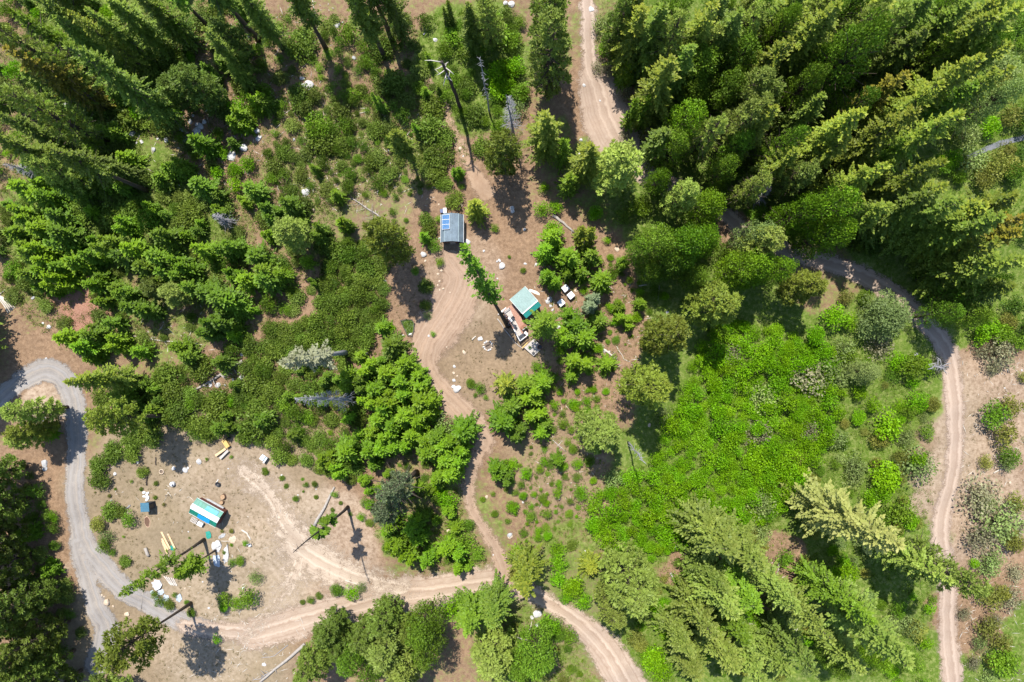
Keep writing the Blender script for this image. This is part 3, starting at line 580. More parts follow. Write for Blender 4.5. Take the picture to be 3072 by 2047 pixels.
# ------------------------------------------------------------------ trees and bushes, tile by tile: (x, y of the top, height, radius, kind)
TREES = {
'A': [(440, 310, 30, 3.3, 'fir'), (30, 320, 24.5, 3.0, 'firYY'), (-60, 190, 26, 3.0, 'pineL'), (70, 60, 18, 2.6, 'youngD'), (700, -40, 18, 3.0, 'fir'), (440, 60, 22, 2.6, 'firY'), (340, 130, 20, 2.6, 'fir'),
      (-20, 590, 25, 3.0, 'pineL'), (10, 790, 20, 2.7, 'fir'), (-100, 900, 24, 3.0, 'fir'), (330, 1000, 24.6, 2.6, 'firhi'), (180, 1070, 18, 2.6, 'pineL'),
      (1180, 470, 15, 3.4, 'pine'), (1070, 540, 12, 2.5, 'pine'), (1350, 180, 18, 2.5, 'fir'), (1450, 160, 12, 2.8, 'pine'), (230, -20, 20, 2.6, 'fir'), (560, 40, 20, 2.4, 'fir'), (900, -60, 18, 2.6, 'fir'), (1000, 20, 14, 2.6, 'youngD'), (160, 480, 18, 2.4, 'fir'),
      (1290, 920, 8, 2.3, 'young'), (1540, 760, 7, 2.3, 'young'), (1690, 640, 7, 1.8, 'young'), (560, 930, 8, 2.0, 'youngD'), (800, 1040, 6, 2.0, 'young'), (1290, 1230, 8, 2.5, 'youngD'), (1640, 1240, 7, 2.2, 'youngD'),
      (100, 1230, 9, 3.0, 'young'), (80, 1420, 8, 2.6, 'young'), (300, 1420, 8, 2.5, 'youngD'), (240, 1300, 8, 2.2, 'young'), (560, 1180, 9, 2.4, 'youngD'), (380, 1230, 10, 2.2, 'youngD'), (640, 1080, 12, 2.2, 'fir'), (1530, 420, 10, 1.8, 'fir'), (1120, 1080, 8, 1.8, 'youngD')],
'B': [(948, 880, 18, 2.3, 'firhiY'), (1280, 20, 8, 1.4, 'youngD'), (1160, 350, 5, 1.0, 'young'), (1240, 580, 4, .9, 'youngD'), (1145, 590, 4, 1.0, 'young'), (1650, 900, 20, 3.4, 'pineY'), (1480, 1370, 9, 2.1, 'youngY'),
      (1360, 1140, 5, 1.2, 'young'), (815, 650, 7, 1.2, 'youngD'), (1080, 830, 6, 1.0, 'young'), (380, 1110, 5, 1.0, 'youngD'), (560, 1490, 6, 1.4, 'young'), (190, 1340, 9, 2.2, 'youngD'), (60, 1400, 8, 2.2, 'youngD'), (400, 1540, 8, 2.0, 'youngD'), (540, 1290, 5, 1.6, 'young'), (30, 650, 6, 1.8, 'youngD'), (1430, 40, 16, 2.4, 'fir'), (1560, -40, 18, 2.8, 'pineL')],
'C': [(310, 120, 28, 3.8, 'pineL'), (300, -110, 26, 4.0, 'pine'), (280, 740, 20, 3.2, 'firY'), (400, 930, 12, 2.0, 'youngD'), (560, 985, 18, 2.6, 'firY'), (790, 1000, 20, 4.6, 'pineL'), (430, 1180, 10, 2.1, 'youngD'),
      (810, -30, 20, 2.6, 'pine'), (910, 50, 22, 2.8, 'firY'), (1060, 20, 24, 3.2, 'fir'), (1390, 0, 26, 3.2, 'firY'), (1570, 30, 24, 3.0, 'fir'), (1660, 130, 12, 2.6, 'treeB'), (1090, 400, 24, 3.4, 'firY'), (840, 390, 9, 2.2, 'youngD'),
      (1400, 330, 18, 4.4, 'tree'), (1640, 270, 20, 4.0, 'tree'), (1560, 500, 18, 4.0, 'tree'), (1300, 560, 13, 3.5, 'tree'), (1280, 720, 20, 4.2, 'treeB'), (1440, 760, 22, 2.6, 'pineL'), (1720, 690, 24, 3.8, 'pineL'), (1800, 730, 24, 2.6, 'firY'),
      (1060, 1190, 12, 2.6, 'treeB'), (1260, 1240, 18, 2.8, 'pineL'), (1400, 1340, 16, 4.0, 'treeB'), (1000, 140, 20, 2.6, 'fir'), (1180, 130, 24, 3.0, 'pineL'), (1750, 1190, 20, 2.4, 'pineL'), (1110, 860, 16, 2.6, 'fir'), (930, 640, 14, 2.2, 'youngD'), (1200, 900, 18, 3., 'tree'), (1740, 480, 22, 3.2, 'pineL'), (1620, 900, 18, 3., 'tree'), (1240, 300, 22, 2.8, 'fir'), (1500, 1080, 16, 3., 'tree'), (900, -80, 20, 3., 'firY'), (1220, -90, 22, 3.2, 'tree'), (1480, -70, 22, 3., 'fir'), (1700, -50, 20, 3., 'pineL'), (880, 200, 16, 2.4, 'pineL'), (1460, 200, 20, 2.8, 'pineL')],
'D': [(560, 20, 26, 3.2, 'firY'), (900, 160, 30, 4.4, 'tree'), (660, 180, 24, 3.6, 'tree'), (1030, 460, 22, 2.5, 'firYY'), (1540, 380, 30, 3.2, 'firY'), (1680, 430, 28, 3.0, 'firY'), (700, 750, 28, 3.2, 'firY'), (1390, 730, 32, 3.4, 'firY'), (1050, 780, 28, 3.0, 'firY'),
      (610, 930, 22, 3.0, 'firY'), (260, 1000, 20, 2.6, 'firY'), (900, 1070, 26, 2.8, 'firY'), (1240, 1050, 28, 2.8, 'firY'), (650, 1290, 24, 4.4, 'treeB'), (400, 1380, 20, 3.6, 'treeB'), (1270, 1240, 24, 3.0, 'firY'), (1600, 60, 26, 3.4, 'firY'), (1780, 100, 28, 3.4, 'firY'), (1420, 40, 24, 3.0, 'fir'),
      (1050, 20, 24, 3.0, 'pineL'), (830, 40, 24, 3.0, 'pineL'), (130, 560, 20, 2.8, 'pineL'), (60, 760, 20, 2.6, 'pineL'), (200, 240, 22, 2.8, 'firY'), (420, 120, 24, 2.8, 'firY'), (1100, 1400, 20, 3.2, 'fir'), (1350, 1480, 20, 3.2, 'fir'), (1060, 240, 14, 1.6, 'treeB'), (1250, 560, 26, 2.8, 'firY'), (450, 640, 20, 2.6, 'fir'), (1700, 260, 24, 3., 'firY'), (300, 860, 22, 2.6, 'tree'), (1560, 1380, 22, 3.2, 'firY'), (1780, 1470, 22, 3., 'firYY'), (40, 60, 22, 2.8, 'pineL'), (260, 20, 22, 2.6, 'tree'), (80, 1540, 18, 3.2, 'treeL'), (1180, 180, 22, 2.6, 'fir'), (1330, 260, 20, 2.4, 'tree'), (1750, 1300, 20, 3, 'firY'), (100, -80, 20, 3.2, 'tree'), (330, -70, 22, 3.2, 'firY'), (560, -110, 22, 3., 'pineL'), (760, -70, 22, 3.2, 'tree'), (960, -90, 22, 3., 'firY'), (1200, -60, 22, 3.2, 'fir'), (1480, -90, 24, 3.2, 'tree'), (1720, -60, 24, 3.2, 'firY'), (1600, 200, 22, 3., 'tree'), (1780, 560, 20, 3.2, 'treeL'), (800, 580, 22, 3., 'tree'), (480, 440, 22, 3.2, 'tree'), (1450, 540, 24, 3., 'firG'), (1150, 900, 24, 3., 'firG'), (420, 1080, 20, 2.8, 'pineL')],
'E': [(390, 1085, 20.4, 2.6, 'firY'), (10, 1310, 15, 2.4, 'pineL'), (50, 1420, 12, 2.2, 'pineY'), (720, 1180, 8, 2.4, 'youngD'), (30, 80, 8, 2.6, 'young'), (190, 40, 8, 2.5, 'young'), (330, 70, 9, 2.5, 'youngD'), (90, 200, 9, 2.5, 'youngD'), (180, 215, 9, 2.6, 'young'), (310, 150, 9, 2.5, 'youngD'),
      (420, 260, 8, 2.4, 'young'), (230, 330, 8, 2.4, 'young'), (330, 300, 7, 2.0, 'youngD'), (270, 400, 8, 2.2, 'young'), (480, 250, 8, 2.4, 'youngD'), (740, 230, 9, 2.6, 'youngD'), (830, 180, 9, 2.5, 'young'), (900, 300, 8, 2.4, 'youngD'), (1000, 240, 9, 2.6, 'youngD'), (1080, 330, 8, 2.4, 'youngD'), (1160, 280, 8, 2.4, 'young'),
      (950, 430, 8, 2.2, 'pine'), (1100, 480, 9, 2.5, 'pineL'), (1200, 430, 9, 2.4, 'youngD'), (1330, 470, 9, 2.6, 'youngD'), (1430, 520, 10, 3.0, 'youngD'), (1500, 560, 9, 2.6, 'youngD'), (1420, 650, 9, 2.6, 'youngD'), (1330, 720, 9, 2.4, 'youngD'), (1540, 720, 5, 1.6, 'young'), (1680, 230, 8, 2.6, 'youngD'), (1610, 400, 7, 2.2, 'young'), (1740, 330, 8, 2.2, 'youngD'),
      (760, 500, 7, 2.0, 'youngD'), (850, 600, 8, 2.6, 'youngD'), (690, 690, 6, 1.8, 'youngD'), (560, 770, 7, 2.0, 'youngD'), (480, 850, 8, 2.2, 'young'), (370, 790, 6, 2.0, 'young'), (540, 900, 6, 2.0, 'young'), (700, 830, 7, 2.0, 'young'), (860, 880, 6, 2.0, 'young'), (1160, 860, 6, 2.0, 'young'), (1210, 920, 6, 2.0, 'youngD'), (230, 1455, 5, 1.6, 'young'), (40, 1490, 10, 2., 'pineL'), (620, 130, 9, 2.4, 'youngD'), (1450, 150, 9, 2.4, 'youngD'), (1280, 180, 8, 2.2, 'young'), (1020, 80, 9, 2.4, 'youngD'), (560, 420, 7, 2., 'young'), (120, 360, 8, 2., 'youngD')],
'F': [(790, 60, 23, 3.9, 'pineY'), (170, 40, 14, 3.0, 'pineL'), (570, 0, 7, 1.3, 'youngD'), (370, 410, 5, 1.0, 'youngD'), (20, 390, 9, 2.8, 'youngD'), (150, 360, 7, 1.6, 'young'), (840, 720, 5, 1.7, 'young'), (900, 850, 8, 2.6, 'youngD'), (600, 1090, 8, 2.3, 'young'), (740, 1000, 8, 2.0, 'young'), (960, 1080, 9, 2.4, 'young'),
      (990, 970, 8, 2.2, 'young'), (860, 1040, 8, 2.2, 'young'), (790, 1150, 8, 2.2, 'young'), (880, 1220, 9, 2.2, 'young'), (750, 1230, 8, 2.0, 'young'), (840, 1280, 9, 2.3, 'young'), (990, 1180, 8, 2.2, 'young'), (1000, 1330, 9, 2.6, 'young'), (1100, 1220, 9, 2.7, 'young'), (1075, 1090, 7, 2.5, 'young'), (1160, 1270, 8, 2.4, 'young'), (1080, 1370, 8, 2.4, 'young'),
      (820, 1360, 8, 2.2, 'young'), (920, 1390, 8, 2.2, 'young'), (1050, 1470, 8, 2.2, 'young'), (890, 1480, 8, 2.2, 'young'), (960, 1550, 8, 2.2, 'young'), (1130, 1500, 8, 2.2, 'young'), (1210, 1470, 8, 2.2, 'youngD'), (1260, 1540, 8, 2.4, 'young'), (1400, 1440, 10, 2.7, 'young'), (1350, 1520, 8, 2.2, 'young'), (700, 1110, 8, 2.0, 'youngD'), (1690, 1110, 9, 2.4, 'youngY'), (1680, 1370, 9, 2.9, 'young'), (1740, 1260, 8, 2.2, 'youngD'), (1640, 1330, 6, 1.8, 'young'), (1770, 1440, 7, 2.0, 'youngD'), (620, 1340, 5, 1.4, 'young'), (1130, 100, 5, 1.3, 'young')],
'G': [(262, 700, 23.5, 2.55, 'firG'), (320, 90, 10, 2.4, 'young'), (270, 190, 9, 2.2, 'young'), (420, 230, 9, 2.6, 'young'), (550, 65, 12, 2.0, 'youngY'), (300, 390, 8, 2.1, 'young'), (415, 350, 6, 1.6, 'young'), (510, 350, 6, 1.8, 'young'), (580, 220, 8, 2.0, 'youngD'), (650, 400, 7, 2.3, 'young'), (800, 280, 6, 1.3, 'youngD'), (600, 545, 9, 1.9, 'blueyoung'),
      (425, 615, 6, 1.5, 'young'), (470, 700, 8, 2.4, 'young'), (540, 790, 9, 2.6, 'young'), (625, 680, 6, 2.0, 'youngD'), (400, 780, 6, 2.0, 'young'), (500, 950, 8, 2.4, 'young'), (440, 1050, 5, 1.6, 'young'), (690, 970, 5, 1.9, 'young'), (780, 650, 5, 1.3, 'young'), (920, 555, 5, 1.3, 'young'), (760, 575, 4, 1.3, 'young'), (830, 690, 4, 1.4, 'young'),
      (1500, 530, 20, 4.1, 'pineY'), (1160, 770, 22, 4.0, 'pineY'), (1010, 1130, 24, 4.1, 'pineY'), (1250, 130, 20, 4.4, 'treeB'), (1060, 90, 18, 3.8, 'tree'), (1380, 90, 16, 3.5, 'treeB'), (1150, 240, 14, 3.4, 'tree'), (1650, 290, 18, 4.0, 'treeB'), (1740, 300, 16, 3.4, 'treeB'), (650, 1450, 18, 4.0, 'pineL'),
      (230, 1450, 6, 1.9, 'young'), (260, 1380, 5, 1.5, 'youngD'), (240, 1090, 7, 2.2, 'young'), (120, 1110, 6, 2.0, 'youngD'), (170, 1200, 7, 2.4, 'young'), (200, 1330, 7, 2.1, 'young'), (20, 1390, 7, 1.9, 'young'), (1320, 350, 12, 3., 'tree'), (940, 180, 14, 3., 'tree'), (1000, 320, 10, 2.6, 'tree')],
'H': [(150, 110, 20, 3.6, 'pineL'), (60, 280, 18, 4.0, 'treeB'), (240, 300, 16, 3.0, 'treeB'), (420, 420, 16, 3.0, 'pineY'), (950, 630, 9, 5.0, 'treeL'), (790, 1030, 8, 2.7, 'treeL'), (1500, 480, 14, 3.5, 'tree'), (1780, 60, 22, 3.0, 'firYY'), (1650, 150, 22, 3.2, 'firY'), (1500, 60, 20, 3.2, 'fir'), (1700, 400, 18, 3.0, 'tree'), (600, 40, 20, 4.0, 'treeB'), (1380, 620, 14, 2.6, 'tree'), (1600, 600, 16, 3., 'tree')],
'J': [(600, 40, 8, 2.6, 'young'), (750, 30, 8, 2.2, 'young'), (830, 20, 7, 2.0, 'young'), (470, 90, 6, 2.0, 'young'), (540, 165, 6, 1.8, 'young'), (790, 130, 4, 1.2, 'young'), (1150, 50, 9, 2.6, 'young'), (1280, 90, 8, 2.4, 'young'), (1310, 180, 9, 2.5, 'young'), (1360, 60, 8, 2.4, 'young'), (1230, 200, 7, 2.0, 'young'), (870, 480, 8, 2.4, 'youngD'), (900, 540, 8, 2.0, 'young'), (1040, 560, 8, 2.0, 'young'),
      (1090, 630, 7, 1.8, 'young'), (920, 700, 8, 2.0, 'young'), (1010, 760, 7, 1.9, 'young'), (1150, 790, 7, 2.0, 'young'), (1280, 700, 7, 2.0, 'young'), (1360, 745, 7, 1.6, 'young'), (1370, 835, 6, 1.3, 'young'), (1640, 170, 6, 2.0, 'young'), (1710, 220, 5, 1.6, 'youngD'), (1440, 820, 4, 1.0, 'young'),
      (450, 1290, 12, 2.6, 'pine'), (830, 1250, 14, 2.8, 'pine'), (700, 1350, 14, 2.8, 'pine'), (1100, 1290, 16, 4.0, 'tree'), (1110, 1440, 16, 3.8, 'tree'), (850, 1450, 16, 3.8, 'pineL'), (600, 1500, 14, 3.4, 'tree'), (330, 1560, 14, 3.0, 'pine'), (960, 1600, 15, 3.4, 'pineL'), (1440, 1240, 16, 3.6, 'firG'), (1600, 1190, 18, 3.2, 'fir'), (1600, 1500, 14, 3.8, 'pineL'), (1780, 1540, 12, 3.0, 'tree'), (740, 1600, 14, 3., 'tree'), (540, 1395, 11, 2.3, 'pine'), (1010, 1290, 11, 2., 'pine')],
'K': [(130, 960, 20, 2.9, 'firY'), (900, 1060, 24, 4.7, 'pineL'), (740, 1200, 18, 3.0, 'pineL'), (1520, 720, 24, 4.0, 'firL'), (1760, 820, 24, 3.4, 'firL'), (1540, 1120, 24, 3.3, 'firL'), (1380, 1270, 22, 2.8, 'firL'), (1560, 1500, 20, 3.4, 'firL'), (1760, 1570, 22, 3.2, 'firL'), (200, 1490, 16, 4.4, 'tree'), (350, 95, 6, 1.4, 'young'), (1300, 1540, 14, 2.8, 'firL'), (570, 810, 5, 2.2, 'youngY'), (1210, 1400, 18, 2.6, 'firL'), (1700, 1100, 22, 2.8, 'firG'), (1450, 950, 20, 2.6, 'firL'), (1660, 1330, 20, 2.6, 'firG'), (1420, 620, 20, 2.8, 'firL')],
'L': [(900, 640, 30, 4.2, 'firP'), (1530, 960, 26, 3.5, 'pineL'), (510, 1280, 26, 2.7, 'firL'), (1050, 1400, 30, 3.6, 'firL'), (900, 1460, 10, 3.0, 'treeB'), (1100, 1480, 9, 2.8, 'tree'), (200, 1500, 14, 3., 'firL'), (600, 1520, 12, 2.8, 'tree'), (300, 1100, 24, 2.6, 'firL'), (770, 1190, 26, 2.8, 'firG'), (720, 1500, 18, 2.6, 'firL'), (380, 1500, 20, 2.6, 'firL'), (1300, 880, 24, 2.6, 'firL')],
}
for tile, lst in TREES.items():
    for (x, y, h, r, k) in lst: plant(k, *T(tile, x, y), h, r)
# trees whose foot shows or is known: tile, foot, height, radius, kind
for (tl, x, y, h, r, k) in [('A', 880, 280, 30, 3.4, 'firhi'), ('A', 340, 860, 26, 3.0, 'firhi'), ('A', 1740, 270, 28, 3.2, 'firhi'), ('A', 1400, 180, 22, 2.4, 'firthin'), ('B', 490, 330, 24, 2.5, 'firhi'), ('B', 930, 260, 30, 3.0, 'firred'), ('B', 1010, 250, 22, 2.9, 'fir'), ('B', 200, 330, 22, 2.6, 'fir'), ('B', 880, 380, 25, 2.8, 'firhi'),
        ('E', -70, 640, 24, 4.6, 'fir'), ('E', -50, 850, 24, 4.2, 'fir'), ('E', -80, 1010, 22, 4.2, 'fir'),
        ('H', 620, 40, 24, 3.4, 'fir'), ('H', 780, 60, 25, 3.2, 'fir'), ('H', 960, 170, 25, 3.4, 'fir'), ('H', 1080, 400, 25, 3.4, 'fir'), ('H', 1180, 500, 20, 3.2, 'fir'), ('H', 470, 60, 22, 3., 'fir'),
        ('I', 170, 120, 18, 3.4, 'pine'), ('I', 200, 330, 20, 3.6, 'pine'), ('I', 240, 520, 20, 3.6, 'pine'), ('I', 250, 690, 20, 3.4, 'pine'), ('I', 410, 910, 20, 3.8, 'pine'), ('I', 330, 1030, 20, 3.4, 'pine'), ('I', 470, 1150, 18, 3.4, 'pine'), ('I', 380, 1260, 18, 3.4, 'pine'), ('I', 500, 1350, 18, 3.6, 'pine'), ('I', 300, 1400, 18, 3.2, 'pine'), ('I', 150, 900, 20, 3.4, 'pine'),
        ('I', 100, 1150, 20, 3.2, 'pine'), ('I', 60, 420, 20, 3.2, 'pine'), ('I', 60, 700, 20, 3.2, 'pine'), ('I', 150, 1500, 18, 3.2, 'pine'), ('I', 540, 1490, 16, 3.0, 'pine'), ('I', 40, 230, 18, 3.0, 'pine'), ('I', 10, 560, 20, 3.0, 'pine'), ('I', 880, 1560, 12, 2.6, 'pineL'), ('I', 760, 1540, 12, 2.6, 'pine')]:
    plant(k, *T(tl, x, y), h, r, base=True)
# trees that lean, with foot and top both in view
plant('pinehi', *T('I', 1285, 1035), 24, 3.9, base=True, apex=T('I', 700, 1430), stem=.66)
plant('firthin', *T('I', 1370, 610), 25.6, 1.9, base=True, apex=T('I', 800, 990), stem=.66)
plant('youngstem', *T('I', 1450, 680), 13.5, 2.3, base=True, apex=T('I', 1180, 860), stem=.8)
plant('firthin', 1524, 978, 30, 2.5, base=True, apex=(1385, 736), stem=.72)
plant('pale', 1045, 1057, 28, 2.5, base=True, apex=(845, 1088))
plant('dead', 1068, 1198, 27, 2.2, base=True, apex=(880, 1200))
plant('blue', *T('J', 1100, 155), 25, 2.4, base=True, apex=T('J', 880, 320))
plant('blue', *T('J', 1095, 285), 22, 2.2, base=True, apex=T('J', 850, 440))
plant('pinehi', *T('E', 1100, 1315), 20.6, 3.0, base=True, apex=T('E', 600, 1340))
plant('dead', *T('B', 1745, 900), 18, 2.3, base=True, apex=T('B', 1715, 640))
plant('dead', *T('C', 1650, 1350), 10, 2.2, base=True)
plant('dead', *T('A', 1560, 1500), 7, 1.8, base=True)
plant('dead', *T('A', 270, 1170), 15, 1.6, base=True, apex=T('A', 10, 1100))

